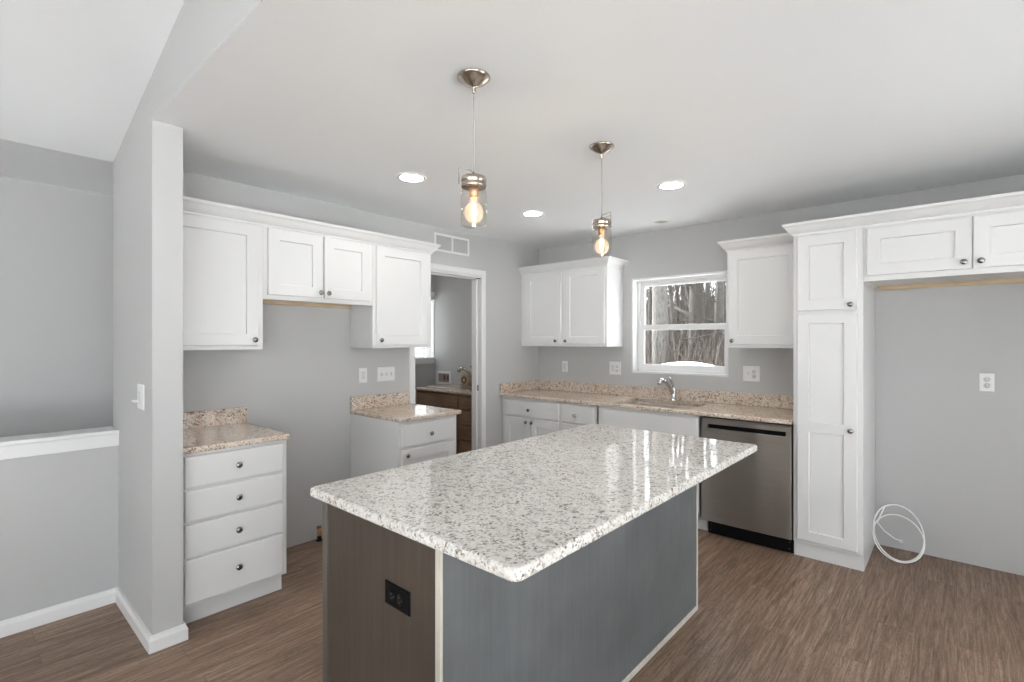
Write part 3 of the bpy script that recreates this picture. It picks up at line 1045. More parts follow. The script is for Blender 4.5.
# long worktop with the sink cut-out
SX0, SX1, SY0, SY1 = 1.268, 1.935, -0.565, -0.135
k3 = thing('countertop', 'long beige granite countertop under the window holding the sink', 'countertop', (1.33, -0.32, CB))
mb = MB()
hole = round_poly([(SX0, SY0), (SX1, SY0), (SX1, SY1), (SX0, SY1)], 0.05, 6)
outer = [(0.002, -0.648), (PX0 - .003, -0.648), (PX0 - .003, -0.002), (0.002, -0.002)]
rings = slab_outline(mb, outer, CB, CT, hole=True)
def cap_with_hole(mb, outer_pts, hole_pts, z):
    nh = len(hole_pts)
    q = nh // 4
    ov = [mb.bm.verts.new(p) for p in outer_pts]
    hv = [mb.bm.verts.new((x, y, z)) for x, y in hole_pts]
    for i in range(4):
        seg = hv[i * q:(i + 1) * q]
        nxt = hv[((i + 1) * q) % nh]
        for j in range(len(seg) - 1):
            mb.bm.faces.new([ov[i], seg[j + 1], seg[j]])
        mb.bm.faces.new([ov[i], ov[(i + 1) % 4], nxt, seg[-1]])
cap_with_hole(mb, rings[-1], hole, CT)
cap_with_hole(mb, rings[0], hole, CB)
mb.loops([[Vector((x, y, CB)) for x, y in hole], [Vector((x, y, CT)) for x, y in hole]], True)
mb.build('slab', M['granite'], k3)
MB().w(0.022, PX0 - .003, -0.022, -0.001, CT, 1.014, .002).build('backsplash', M['granite'], k3)
MB().w(0.001, 0.022, -0.648, -0.001, CT, 1.012, .002).build('side_splash', M['granite'], k3)

# sink
sk = MB()
def off_hole(d, z):
    return [Vector((x, y, z)) for x, y in round_poly([(SX0 - d, SY0 - d), (SX1 + d, SY0 - d), (SX1 + d, SY1 + d), (SX0 - d, SY1 + d)], 0.05 + max(d, -0.02), 6)]
sk.loops([off_hole(.02, CB - .001), off_hole(.003, CB - .001), off_hole(.001, CB - .02), off_hole(-.008, CB - .17), off_hole(-.05, CB - .195)], True, False, True, True)
skt = thing('sink', 'stainless undermount sink set in the long granite countertop', 'sink', ((SX0 + SX1) / 2, (SY0 + SY1) / 2, CB - .195))
sk.build('basin', M['steel_sink'], skt, flip=False)
MB().lathe(((SX0 + SX1) / 2, (SY0 + SY1) / 2, CB - .196), (0, 0, 1), [(.045, 0), (.045, .004), (.03, .003), (.001, .001)], 20).build('drain', M['chrome'], skt)


def faucet(label, x, y, z, mat, dirn=(0, -1), s=1.0):
    d = Vector((dirn[0], dirn[1], 0)).normalized()
    up = Vector((0, 0, 1))
    o = Vector((x, y, z))
    t = thing('faucet', label, 'faucet', o)
    MB().lathe(o, up, [(.027 * s, 0), (.027 * s, .006), (.022 * s, .010), (.0205 * s, .045 * s), (.021 * s, .085 * s), (.0195 * s, .100 * s), (.012 * s, .108 * s), (.001, .110 * s)], 20).build('body', mat, t)
    pts = [o + up * (.055 * s), o + d * .03 * s + up * .088 * s, o + d * .075 * s + up * .128 * s, o + d * .125 * s + up * .163 * s, o + d * .160 * s + up * .176 * s]
    MB().tube(pts, [.016 * s, .0155 * s, .0145 * s, .014 * s, .015 * s], 12).build('spout', mat, t)
    hp = [o + d * .150 * s + up * .178 * s, o + d * .178 * s + up * .176 * s, o + d * .196 * s + up * .158 * s, o + d * .200 * s + up * .140 * s]
    MB().tube(hp, [.0155 * s, .0185 * s, .0185 * s, .017 * s], 12).build('spray_head', mat, t)
    lv = [o + up * .104 * s, o + d * .012 * s + up * .135 * s, o + d * .040 * s + up * .175 * s, o + d * .070 * s + up * .196 * s]
    MB().tube(lv, [.014 * s, .0115 * s, .009 * s, .0075 * s], 10).build('lever', mat, t)
    return t


faucet('chrome single-lever faucet behind the kitchen sink under the window', 1.604, -0.085, CT, M['chrome'], (-.15, -1), 1.08)

# ------------------------------------------------------------------ dishwasher
dwt = thing('dishwasher', 'stainless dishwasher with black toe panel beside the pantry', 'dishwasher', (2.367, -0.31, 0))
DX0, DX1 = 2.060, 2.668
FD = back_face(-0.600)
MB().box(FD, DX0 + .004, DX1 - .004, 0.10, 0.876, -0.57, 0).build('tub', M['dark'], dwt)
dm = MB()
ft = 0.034
hx0, hx1, hz0, hz1 = 2.107, 2.632, 0.795, 0.829
X = [DX0 + .002, hx0, hx1, DX1 - .002]
# front skin with the pocket handle cut through
dm.box(FD, X[0], X[3], 0.106, hz0, 0, ft, 0.003)
dm.box(FD, X[0], X[3], hz1, 0.868, 0, ft, 0.003)
dm.box(FD, X[0], hx0, hz0 - .003, hz1 + .003, 0, ft - .0005)
dm.box(FD, hx1, X[3], hz0 - .003, hz1 + .003, 0, ft - .0005)
dpn = dm.build('door', M['steel'], dwt)
MB().box(FD, hx0 - .001, hx1 + .001, hz0 - .002, hz1 + .002, 0.001, 0.006).build('pocket_handle', M['black'], dpn)
tk = MB().box(FD, 2.094, DX1 + .002, 0.004, 0.104, -0.06, -0.012, .002)
tk = tk.build('toe_panel', M['black'], dwt)
for sx_ in (2.115, 2.645):
    for sz_ in (0.03, 0.075):
        MB().lathe(FD(sx_, sz_, -0.012), FD.n, [(.004, 0), (.004, .0015), (.001, .002)], 8).build('screw', M['nickel'], tk)

# ------------------------------------------------------------------ island
IX0, IX1, IY0, IY1 = 1.83, 2.452, -3.512, -1.712
IT = 0.8875
isl = thing('island_cabinet', 'island cabinet with brown end panel and grey back panel', 'cabinet', (2.14, -2.6, 0))
im = MB()
im.w(IX0, IX1 - .02, IY0 + .016, IY1 - .005, 0.10, IT)
im.w(IX0 + .07, IX1 - .02, IY0 + .016, IY1 - .005, 0.0, 0.10)
im.build('body', M['isl_wood'], isl)
MB().w(IX0 + .022, IX1 - .018, IY0 + .004, IY0 + .016, 0.0, IT).build('end_panel', M['isl_wood'], isl)
MB().w(IX0 - .012, IX0 + .020, IY0, IY0 + .020, 0.0, IT, .0015).build('stile', M['isl_stile'], isl)
MB().w(IX1 - .019, IX1 - .002, IY0 + .0115, IY1 - .012, 0.0, IT).build('back_panel', M['isl_grey'], isl)
cpst = MB()
cpst.w(IX1 - .0185, IX1 + .001, IY0, IY0 + .0112, 0.0, IT, .001)
cpst.build('corner_strip', M['edge'], isl)
MB().w(IX1 - .006, IX1 + .002, IY1 - .016, IY1, 0.0, IT, .001).build('corner_strip', M['edge'], isl)
MB().w(IX1 - .006, IX1 + .004, IY0 + .012, IY1 - .002, 0.0, 0.026, .004).build('shoe_molding', M['edge'], isl)
# front side doors (away from the camera)
FI = Frame((IX0, 0, 0), (0, -1, 0), (0, 0, 1), (-1, 0, 0))
for j, (ya, yb) in enumerate(((1.72, 2.30), (2.32, 2.90), (2.92, 3.49))):
    slab(FI, ya, yb, 0.70, 0.865, isl, ((ya + yb) / 2, 0.78), M['isl_wood'])
    dd = MB().door(FI, ya, yb, 0.13, 0.685).build('door', M['isl_wood'], isl)
    knob(FI, ya + .04, 0.64, .019, dd)

it = MB()
TX0, TX1, TY0, TY1 = 1.762, 2.747, -3.536, -1.682
pts = round_poly([(TX0, TY0), (TX1, TY0), (TX1, TY1), (TX0, TY1)], [.02, .028, .02, .02], 6)
slab_outline(it, pts, 0.8885, 0.923, 0.010, 5)
tag(it.build('island_countertop', M['granite_lit'], None, (2.25, -2.6, 0.889)), 'large speckled granite slab on the island, whitened for ceiling reflections', 'countertop')


# ------------------------------------------------------------------ outlets and switches
def wall_plate(name, label, cat, f, a, b, gangs, mat='plate', sock='socket', slot='plate_slot', wid=None, hgt=0.116, sideways=False, group=None):
    n = len(gangs)
    w = wid or (0.070 + 0.046 * (n - 1))
    h = hgt
    g = f
    if sideways:
        g = Frame(f(a, b, 0), f.u, f.r * -1, f.n)
        a0, b0 = 0.0, 0.0
    else:
        a0, b0 = a, b
    t = thing(name, label, cat, g(a0, b0, 0), group)
    mb = MB()
    ring = lambda e, c: [g(a0 - w / 2 + e, b0 - h / 2 + e, c), g(a0 + w / 2 - e, b0 - h / 2 + e, c), g(a0 + w / 2 - e, b0 + h / 2 - e, c), g(a0 - w / 2 + e, b0 + h / 2 - e, c)]
    mb.loops([ring(0, 0.0005), ring(0, .003), ring(.004, .006)], True, True, True)
    mb.build('plate', M[mat], t)
    for i, k in enumerate(gangs):
        ca_ = a0 + (i - (n - 1) / 2) * 0.046
        if k == 'duplex':
            for sgn in (-1, 1):
                cb2 = b0 + sgn * 0.0195
                m2 = MB()
                m2.lathe(g(ca_, cb2, 0.0055), g.n, [(.0172, 0), (.0172, .0025), (.001, .0026)], 16)
                so = m2.build('socket', M[sock], t)
                MB().box(g, ca_ - .0082, ca_ - .0052, cb2 - .003, cb2 + .008, .0078, .0088).build('slot', M[slot], so)
                MB().box(g, ca_ + .0052, ca_ + .0082, cb2 - .002, cb2 + .008, .0078, .0088).build('slot', M[slot], so)
                MB().lathe(g(ca_, cb2 - .0085, .0078), g.n, [(.003, 0), (.003, .001)], 8).build('ground_hole', M[slot], so)
        elif k == 'decora':
            m2 = MB().box(g, ca_ - .0165, ca_ + .0165, b0 - .033, b0 + .033, .005, .0085, .001)
            so = m2.build('insert', M[sock], t)
            for sgn in (-1, 1):
                cb2 = b0 + sgn * 0.019
                MB().box(g, ca_ - .008, ca_ - .005, cb2 - .004, cb2 + .006, .008, .009).build('slot', M[slot], so)
                MB().box(g, ca_ + .005, ca_ + .008, cb2 - .004, cb2 + .006, .008, .009).build('slot', M[slot], so)
        elif k == 'toggle':
            m2 = MB().box(g, ca_ - .0055, ca_ + .0055, b0 - .0125, b0 + .0125, .0055, .0065)
            so = m2.build('toggle_slot', M[slot], t)
            m3 = MB()
            r = lambda e, bb_, c: [g(ca_ - e, b0 + bb_ - e * 1.2, c), g(ca_ + e, b0 + bb_ - e * 1.2, c), g(ca_ + e, b0 + bb_ + e * 1.2, c), g(ca_ - e, b0 + bb_ + e * 1.2, c)]
            m3.loops([r(.005, .0, .006), r(.0045, -.004, .014), r(.0035, -.008, .021)], True, True, True)
            m3.build('toggle', M[mat], t)
    return t


FW0 = left_face(0.0)
wall_plate('outlet', 'single white outlet on the left wall beside the range gap', 'outlet', FW0, -2.223, 1.176, ['decora'])
wall_plate('light_switch', 'white three-gang toggle switch plate above the small counter', 'switch', FW0, -2.008, 1.175, ['toggle'] * 3)
BW = back_face(0.0)
wall_plate('outlet', 'single white outlet under the corner wall cabinet', 'outlet', BW, 0.357, 1.174, ['decora'])
wall_plate('outlet', 'double-width white outlet plate left of the kitchen window', 'outlet', BW, 0.966, 1.178, ['decora', 'duplex'], wid=.128, hgt=.128)
wall_plate('outlet', 'white plate with toggle and outlet right of the kitchen window', 'outlet', BW, 2.232, 1.176, ['toggle', 'duplex'], wid=.132, hgt=.126)
wall_plate('outlet', 'single white outlet on the wall of the empty refrigerator space', 'outlet', BW, 3.640, 1.181, ['duplex'])
wall_plate('outlet', 'black horizontal outlet on the brown end panel of the island', 'outlet', back_face(IY0 + .004), 2.259, 0.687, ['duplex'], 'black', 'black', 'dark', sideways=True, hgt=.122)
FSW = back_face(YS0)
sw_t = wall_plate('light_switch', 'white switch plate with protruding lever on the stub wall', 'switch', FSW, 0.500, 1.170, ['decora'], wid=.112, hgt=.122)
MB().box(FSW, 0.455, 0.500, 1.143, 1.153, 0.006, 0.032, .002).build('lever', M['plate'], sw_t)

# ------------------------------------------------------------------ return-air grille over the doorway
vg = thing('vent_grille', 'white return-air grille on the left wall above the doorway', 'vent', (0, -1.29, 2.34))
VY0, VY1, VZ0, VZ1 = -1.506, -1.078, 2.256, 2.420
MB().box(FW0, VY0 + .01, VY1 - .01, VZ0 + .01, VZ1 - .01, 0.0005, 0.002).build('backing', M['vent_back'], vg)
vm = rect_frame(MB(), FW0, VY0, VY1, VZ0, VZ1, .022, .022, .020, .020, 0.0005, 0.008)
vm.box(FW0, -1.302, -1.282, VZ0 + .015, VZ1 - .015, 0.0005, 0.008, .001)
vm.build('frame', M['plate'], vg)
ls = MB()
for k in range(14):
    z = VZ0 + .024 + k * 0.0087
    for a, b in ((VY0 + .02, -1.30), (-1.284, VY1 - .02)):
        ls.quad(FW0(a, z, .0015), FW0(b, z, .0015), FW0(b, z - .0035, .006), FW0(a, z - .0035, .006))
ls.build('louvers', M['louver'], vg)


# ------------------------------------------------------------------ lights
def pendant(label, x, y, bail_dir):
    t = thing('pendant_light', label, 'pendant light', (x, y, H), 'glass jar pendants over the island')
    up = (0, 0, -1)
    o = Vector((x, y, H))
    MB().lathe(o - Vector((0, 0, .0005)), up, [(.060, 0), (.0645, .002), (.0645, .006), (.058, .012), (.040, .026), (.018, .037), (.009, .041), (.007, .046), (.007, .060), (.004, .066), (.001, .067)], 32).build('canopy', M['nickel_warm'], t)
    MB().tube([o - Vector((0, 0, z)) for z in (.06, .15, .24, .33, .385)], .0022, 6).build('cord', M['cord'], t)
    zt, zb, zj = 2.088, 2.040, 1.884
    MB().lathe((x, y, zb), (0, 0, 1), [(.0475, 0), (.0495, .003), (.0495, .012), (.0475, .015), (.0475, .020), (.0495, .023), (.0495, .036), (.046, .041), (.014, .043), (.012, .052), (.006, .058), (.001, .059)], 28).build('cap', M['nickel_warm'], t)
    # wire bail of the jar
    e = Vector((math.cos(bail_dir), math.sin(bail_dir), 0))
    q = Vector((-e.y, e.x, 0))
    c0 = Vector((x, y, zb))
    bail = [c0 + e * .046 + q * .036 + Vector((0, 0, .010)), c0 + e * .047 + q * .036 + Vector((0, 0, .074)), c0 + q * .036 + Vector((0, 0, .058)), c0 + q * -.036 + Vector((0, 0, .058)), c0 + e * .047 + q * -.036 + Vector((0, 0, .074)), c0 + e * .046 + q * -.036 + Vector((0, 0, .010))]
    MB().tube(bail, .0016, 6).build('wire_bail', M['nickel_warm'], t)
    # glass jar, open at the top under the cap
    MB().lathe((x, y, zj), (0, 0, 1), [(.001, .006), (.040, .006), (.047, .009), (.0500, .016), (.0505, .08), (.0505, .128), (.047, .142), (.0440, .150), (.0440, .160)], 32, False, False).build('glass_jar', M['jar_glass'], t, flip=False)
    MB().lathe((x, y, zb), (0, 0, -1), [(.018, -.002), (.019, .006), (.019, .030), (.015, .036), (.0145, .040)], 18).build('lamp_socket', M['socket_brass'], t)
    bz = zb - .040
    bulb = MB().lathe((x, y, bz), (0, 0, -1), [(.013, 0), (.0135, .010), (.017, .018), (.029, .030), (.0365, .046), (.038, .058), (.0355, .073), (.027, .087), (.014, .095), (.001, .098)], 24, False, True).build('bulb', M['bulb_glass'], t, flip=False)
    fm = MB()
    for k in range(4):
        a = k * math.pi / 2 + .4
        dx, dy = math.cos(a) * .006, math.sin(a) * .006
        fm.tube([(x + dx * .7, y + dy * .7, bz - .020), (x + dx, y + dy, bz - .045), (x + dx * .7, y + dy * .7, bz - .072)], .0016, 6)
    fm.build('filament', M['fil'], bulb)


pendant('glass jar pendant light over the end of the island nearer the stub wall', 2.087, -3.031, R(180 + 20))
pendant('glass jar pendant light over the far end of the island, before the corner wall cabinet', 2.095, -2.102, R(30))


def can(label, x, y, lit=True, r=0.094):
    t = thing('ceiling_light', label, 'ceiling light', (x, y, H), 'recessed ceiling lights')
    k = r / 0.094
    MB().lathe((x, y, H - .0005), (0, 0, -1), [(.094 * k, 0), (.093 * k, .004), (.084 * k, .007), (.074 * k, .006), (.069 * k, .002)], 32, False, False).build('trim_ring', M['can'], t)
    MB().lathe((x, y, H - .001), (0, 0, -1), [(.070 * k, 0), (.070 * k, .002), (.001, .0022)], 32).build('lens', M['can_lens' if lit else 'can_off'], t)


can('round lit ceiling light in front of the left wall cabinets', 0.930, -2.455)
can('round lit ceiling light between the two pendants, toward the room corner', 0.941, -1.263)
can('round lit ceiling light over the aisle before the sink window', 2.090, -1.225)
can('added unseen fill light in the ceiling, nearest the glass door corner', 4.5, -1.225)  # this and the next: out-of-frame cans added as fill light
can('added unseen fill light in the ceiling, farther from the window wall', 4.5, -2.455)
can('small unlit round ceiling fixture above the sink, close to the wall', 1.600, -0.325, False, 0.062)

fm_ = thing('laundry_fill_light', 'added unseen fill lamp on the laundry ceiling', 'ceiling light', (-1.0, -1.35, H))  # unseen lamp added to brighten the wall under the laundry window
MB().lathe((-1.0, -1.35, H - .0005), (0, 0, -1), [(.17, 0), (.17, .02), (.155, .026)], 32, True, False).build('base', M['nickel'], fm_)
MB().lathe((-1.0, -1.35, H - .024), (0, 0, -1), [(.155, 0), (.150, .03), (.125, .06), (.08, .08), (.001, .09)], 32, True, True).build('shade', M['dome'], fm_)

# ------------------------------------------------------------------ loose bits
cl = thing('tubing_coil', 'coil of thin white tubing on the floor of the refrigerator space', 'tubing', (3.2, -0.15, 0))
def loop(cx, cy, cz, rx, rz, lean, yaw, roll, n=48, a0=0.0, a1=2 * math.pi):
    out = []
    for k in range(n):
        a = a0 + (a1 - a0) * k / n
        u_, v_ = rx * math.cos(a), rz * math.sin(a)
        u2 = u_ * math.cos(roll) - v_ * math.sin(roll)
        v2 = u_ * math.sin(roll) + v_ * math.cos(roll)
        p = Vector((u2, v2 * math.sin(lean), v2 * math.cos(lean)))
        p = Matrix.Rotation(yaw, 3, 'Z') @ p
        out.append(p + Vector((cx, cy, cz)))
    return out
L1_ = loop(3.202, -0.150, 0.158, 0.134, 0.188, R(34), R(0), R(10))
zmin = min(p.z for p in L1_)
L1_ = [p + Vector((0, 0, 0.0045 - zmin)) for p in L1_]
L2_ = loop(3.203, -0.170, 0.115, 0.135, 0.165, R(42), R(2), R(12))
zmin = min(p.z for p in L2_)
L2_ = [p + Vector((0, 0, 0.006 - zmin)) for p in L2_]
MB().tube(L1_, .0042, 8, True).build('loop', M['tube'], cl)
MB().tube(L2_, .0042, 8, True).build('loop', M['tube'], cl)
top = max(L1_, key=lambda p: p.z - p.x * .8)
MB().tube([top, Vector((3.08, -.07, .175)), Vector((3.12, -.055, .12)), Vector((3.175, -.035, .075)), Vector((3.205, -.004, .058))], .0042, 8).build('tail', M['tube'], cl)
MB().lathe((3.207, -.0005, .056), (0, -1, 0), [(.012, 0), (.012, .003), (.006, .005)], 12).build('escutcheon', M['plate'], cl)

gv = thing('gas_valve', 'small brass gas stub with black base on the floor of the range gap', 'valve', (0.045, -2.607, 0))
go = Vector((0.045, -2.607, 0))
MB().lathe(go, (0, 0, 1), [(.022, 0), (.022, .006), (.014, .012), (.014, .038), (.001, .039)], 14).build('pipe', M['black'], gv)
MB().lathe(go + Vector((0, 0, .036)), (0, 0, 1), [(.012, 0), (.015, .006), (.015, .030), (.011, .042), (.0105, .052), (.001, .053)], 12).build('body', M['copper'], gv)
MB().lathe(go + Vector((.01, .004, .062)), (.6, .8, 0), [(.008, 0), (.010, .012), (.010, .028), (.001, .029)], 10).build('outlet_nipple', M['copper'], gv)
MB().w(go.x - .006, go.x + .006, go.y - .018, go.y + .012, .088, .108, .003).build('handle', M['nickel'], gv)

# ------------------------------------------------------------------ laundry room things
VYF = -0.605
vx0, vx1 = -1.420, -0.165
vt = thing('vanity_cabinet', 'dark brown wood sink cabinet in the laundry room', 'cabinet', (-0.8, -0.3, 0))
FV = back_face(VYF)
MB().box(FV, vx0 + .02, vx1, 0.10, 0.858, -0.60, 0, .001).box(FV, vx0 + .02, vx1, 0.0, 0.10, -0.60, -0.06).build('body', M['vanity'], vt)
MB().box(FV, vx0, vx0 + .02, 0.0, 0.858, -0.60, 0.002, .001).build('side_panel', M['vanity_edge'], vt)
slab(FV, vx0 + .045, -0.672, 0.690, 0.835, vt, None, M['vanity'], 'false_front')
for za, zb_ in ((0.695, 0.835), (0.522, 0.675), (0.355, 0.503), (0.14, 0.338)):
    slab(FV, -0.622, -0.20, za, zb_, vt, None, M['vanity'])
for xa, xb in ((vx0 + .045, -1.03), (-1.02, -0.672)):
    MB().door(FV, xa, xb, 0.14, 0.675).build('door', M['vanity'], vt)
vk = thing('countertop', 'beige granite counter on the laundry sink cabinet', 'countertop', (-0.8, -0.3, 0.858))
vb = MB()
slab_outline(vb, [(vx0 - .03, -0.640), (vx1 + .02, -0.640), (vx1 + .02, -0.002), (vx0 - .03, -0.002)], 0.859, 0.890)
vb.build('slab', M['granite'], vk)
vs = thing('laundry_sink', 'drop-in bronze-rimmed sink in the laundry counter', 'sink', (-1.08, -.33, .89))
r_ = lambda d, z: [Vector((x, y, z)) for x, y in round_poly([(-1.36 - d, -.50 - d), (-.78 + d, -.50 - d), (-.78 + d, -.16 + d), (-1.36 - d, -.16 + d)], .06 + d, 5)]
MB().loops([r_(.02, .8905), r_(.02, .897), r_(.012, .900), r_(0, .898), r_(-.02, .8935)], True, False, True).build('rim', M['steel_sink'], vs)
faucet('nickel single-lever faucet on the laundry counter seen through the doorway', -0.895, -0.095, 0.890, M['nickel_warm'], (-1, -.35), 1.25)
pr = thing('paper_roll', 'brown paper roll standing by the laundry faucet', 'roll', (-1.075, -0.10, 0.89))
MB().lathe((-1.075, -0.05, 0.972), (0, -1, 0), [(.001, 0), (.080, 0), (.082, .004), (.082, .076), (.080, .08), (.034, .08), (.034, .02)], 28, True, True).build('roll', M['paper'], pr)
MB().lathe((-1.085, -0.1295, 0.962), (0, -1, 0), [(.046, 0), (.046, .004), (.024, .004), (.024, 0)], 20, False, False).build('core_ring', M['paper_red'], pr)
wbx = thing('washer_box', 'white washer supply box recessed in the laundry wall', 'utility box', (-1.61, 0, 0.96))
rect_frame(MB(), BW, -1.765, -1.462, 0.87, 1.046, .04, .04, .03, .03, 0.0005, 0.012).build('frame', M['plate'], wbx)
MB().box(BW, -1.73, -1.50, 0.895, 1.02, 0.0005, 0.003).build('recess', M['box_in'], wbx)
for vx in (-1.60, -1.53):
    MB().lathe((vx, -.004, .93), (0, 0, 1), [(.012, 0), (.012, .05), (.016, .055), (.016, .065), (.001, .066)], 10).build('valve', M['nickel'], wbx)

# ------------------------------------------------------------------ outdoors
rng = random.Random(7)
GZ = -0.45


def ground_z(x, y):
    return GZ + 0.10 * math.sin(x * .35 + 1) * math.cos(y * .22) + (0.0 if y < 9 else min(y - 9, 40) * 0.15)


gm = MB()
nx, ny = 60, 60
gx = [-60 + 120 * i / nx for i in range(nx + 1)]
gy = [-70 + 140 * j / ny for j in range(ny + 1)]
vv_ = []
for x in gx:
    vv_.append([gm.bm.verts.new((x, y, (ground_z(x, y) if (y > 1 or y < -10 or x > 8 or x < -4) else GZ - .1))) for y in gy])
for i in range(nx):
    for j in range(ny):
        cx_, cy_ = (gx[i] + gx[i + 1]) / 2, (gy[j] + gy[j + 1]) / 2
        if -2.6 < cx_ < 5.2 and -9.5 < cy_ < 1:
            continue
        gm.bm.faces.new([vv_[i][j], vv_[i + 1][j], vv_[i + 1][j + 1], vv_[i][j + 1]])
g_ = gm.build('ground', M['snow'])
tag(g_, 'snow-covered ground outside', None, None, 'structure')

# snow bank under the window
sbk = MB()
ns, nr = 40, 14
rings = []
for i in range(nr + 1):
    t_ = i / nr
    ring = []
    for j in range(ns):
        a = 2 * math.pi * j / ns
        rad = math.sin(t_ * math.pi / 2)
        hgt = math.cos(t_ * math.pi / 2) ** 1.3
        px = 0.55 + 1.75 * rad * math.cos(a) * (1 + .06 * math.sin(3 * a))
        py = 2.6 + 1.5 * rad * math.sin(a)
        ring.append(Vector((px, py, GZ - .15 + (1.155 - GZ + .15) * hgt + .015 * math.sin(px * 5) * math.sin(py * 4))))
    rings.append(ring)
sbk.loops(rings, True, True, False, True)
tag(sbk.build('snow_bank', M['snow'], None, (0.55, 2.6, GZ)), 'rounded snow bank just outside the kitchen window', 'snow bank', None, 'thing')


def tree_mesh(h, r, seed, nb, lean=(0, 0), levels=2):
    rg = random.Random(seed)
    mb = MB()
    n = 9
    pts, rad = [], []
    for k in range(n + 1):
        t_ = k / n
        pts.append(Vector((lean[0] * t_ * h + .10 * r * 6 * math.sin(t_ * 5 + seed) * t_, lean[1] * t_ * h + .08 * r * 6 * math.cos(t_ * 4 + seed) * t_, h * t_)))
        flare = 1.0 + 0.35 * max(0, 1 - t_ * 9)
        rad.append(max(.012, r * flare * (1 - t_ * 0.85)))
    mb.tube(pts, rad, 10)

    def limb(p, d, ln, rr, lev):
        q = [p]
        rads = [rr]
        m = 5
        dd = d.copy()
        for k in range(m):
            dd = (dd + Vector((rg.uniform(-.28, .28), rg.uniform(-.28, .28), rg.uniform(-.10, .30)))).normalized()
            q.append(q[-1] + dd * ln / m)
            rads.append(rr * (1 - (k + 1) / (m + .6)))
        mb.tube(q, rads, 5 if lev == 0 else 3, False, False)
        if lev < levels:
            for k in range(5 if lev == 0 else 3):
                i = rg.randint(1, m - 1)
                nd = (dd + Vector((rg.uniform(-1, 1), rg.uniform(-1, 1), rg.uniform(-.3, .8)))).normalized()
                limb(q[i], nd, ln * rg.uniform(.35, .6), rads[i] * .6, lev + 1)
    for b in range(nb):
        t_ = rg.uniform(.12, .95)
        i = min(n - 1, int(t_ * n))
        f_ = t_ * n - i
        p = pts[i].lerp(pts[i + 1], f_)
        a = rg.uniform(0, 2 * math.pi)
        d = Vector((math.cos(a), math.sin(a), rg.uniform(.05, .9))).normalized()
        limb(p, d, h * rg.uniform(.12, .26) * (1.1 - .5 * t_), r * rg.uniform(.16, .36) * (1.1 - .7 * t_), 0)
    return mb


def put_tree(x, y, h, r, seed, nb, mat, label, group, lean=(0, 0), levels=2):
    z = ground_z(x, y) - .05
    mb = tree_mesh(h, r, seed, nb, lean, levels)
    bmesh.ops.translate(mb.bm, verts=mb.bm.verts, vec=Vector((x, y, z)))
    o = mb.build('tree', mat, None, (x, y, z))
    return tag(o, label, 'tree', group)


# directions through the window: u -> point at depth y
def at_u(u, y):
    du = (u - 512) / 499.95
    yw = R(41.569)
    dx = -math.sin(yw) + du * math.cos(yw)
    dy = math.cos(yw) + du * math.sin(yw)
    return 3.4897 + dx * (y + 4.3886) / dy


# wooded slope of fallen leaves behind the garden
hl = MB()
hx = [-70 + 110 * i / 44 for i in range(45)]
hy = [9.5 + 45 * j / 30 for j in range(31)]
hl_v = [[hl.bm.verts.new((x, y, ground_z(x, y) + .06 + .12 * math.sin(x * 1.3) * math.sin(y * .9))) for y in hy] for x in hx]
for i in range(44):
    for j in range(30):
        hl.bm.faces.new([hl_v[i][j], hl_v[i + 1][j], hl_v[i + 1][j + 1], hl_v[i][j + 1]])
tag(hl.build('hillside', M['litter'], None, (-8, 9.5, GZ)), 'brown leaf-covered wooded slope', None, None, 'structure')

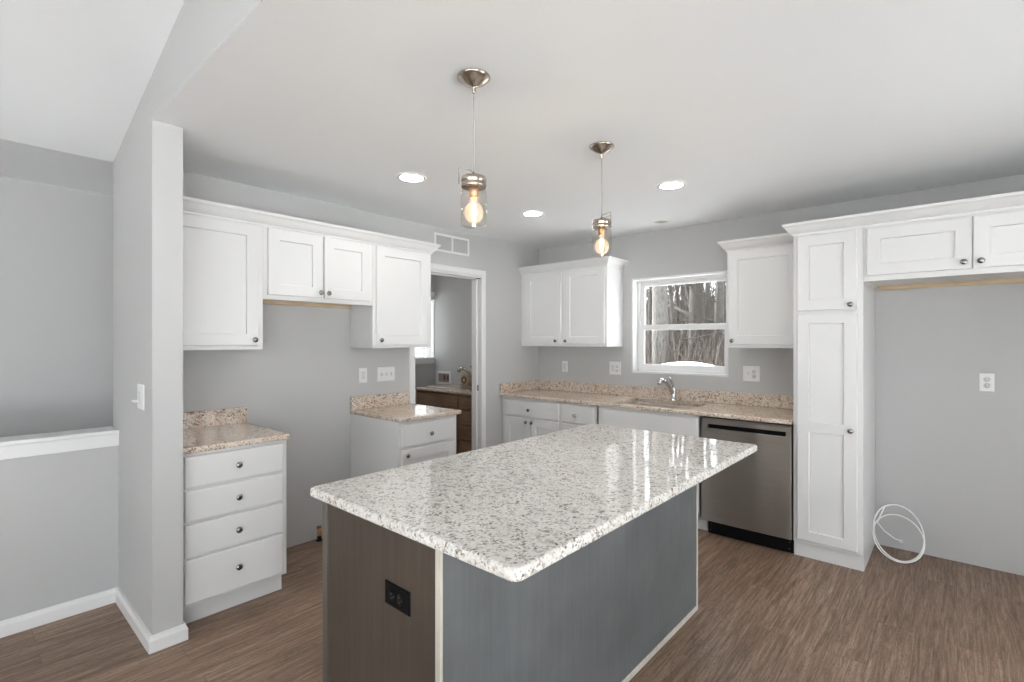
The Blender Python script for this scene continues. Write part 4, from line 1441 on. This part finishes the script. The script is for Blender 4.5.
put_tree(at_u(661, 9.0), 9.0, 13, 0.27, 3, 22, M['bark_pale'], 'thick pale grey tree trunk nearest the kitchen window', None, (.004, 0))
put_tree(at_u(697, 11.5), 11.5, 14, 0.27, 5, 22, M['bark'], 'thick brown tree trunk in the middle of the window view', None, (-.005, 0))
put_tree(at_u(682, 10.0), 10.0, 10, 0.085, 11, 24, M['bark'], 'slim dark tree leaning between the two thick trunks', None, (-.12, .02))
put_tree(at_u(650, 13.0), 13.0, 12, 0.13, 13, 26, M['bark'], 'slim brown tree at the left edge of the window view', None, (.01, 0))
put_tree(at_u(718, 12.5), 12.5, 12, 0.17, 17, 28, M['bark_pale'], 'pale tree at the right edge of the window view', None, (.02, 0))
for k in range(28):
    y = rng.uniform(13, 40)
    x = at_u(rng.uniform(560, 820), y)
    put_tree(x, y, rng.uniform(9, 16), rng.uniform(.06, .19), 100 + k, 15, M['bark' if k % 3 else 'bark_pale'], 'bare winter tree in the woods beyond the snow', 'bare trees in the woods', (rng.uniform(-.06, .06), rng.uniform(-.04, .04)), 1 if y > 26 else 2)
for k in range(10):          # trees elsewhere around the house
    x, y = rng.uniform(14, 30), rng.uniform(-24, 12)
    put_tree(x, y, rng.uniform(8, 14), rng.uniform(.10, .22), 300 + k, 12, M['bark'], 'bare winter tree in the yard beside the house', 'bare trees in the yard', (rng.uniform(-.05, .05), 0), 1)

us = MB()
for k in range(3600):
    y = 8.0 + 34 * rng.random() ** 1.4
    x = at_u(rng.uniform(580, 800), y)
    z = ground_z(x, y) - .05
    hh = rng.uniform(.35, 1.0) * (0.9 + .10 * (y + 5))
    lx, ly = rng.uniform(-.45, .45) * hh, rng.uniform(-.2, .2) * hh
    p0 = Vector((x, y, z))
    p1 = p0 + Vector((lx * .35 + rng.uniform(-.15, .15), ly * .4, hh * .5))
    p2 = p0 + Vector((lx, ly, hh))
    rr = rng.uniform(.008, .028) * (0.6 + y / 40)
    us.tube([p0, p1, p2], [rr, rr * .7, .006], 3, False, False)
    if k % 2 == 0:
        us.tube([p1, p1 + Vector((rng.uniform(-.7, .7), rng.uniform(-.3, .3), rng.uniform(.3, 1.2)))], [rr * .6, .005], 3, False, False)
tag(us.build('undergrowth', M['twig']), 'tangle of brown twigs and saplings between the trees', 'undergrowth', None, 'stuff')

# neighbouring white brick wall outside the laundry window
nb_ = MB().w(-4.0, -3.7, -4.0, 1.9, -0.7, 5.2)
tag(nb_.build('wall_neighbour', M['brick']), 'white brick wall outside the laundry window', None, None, 'structure')
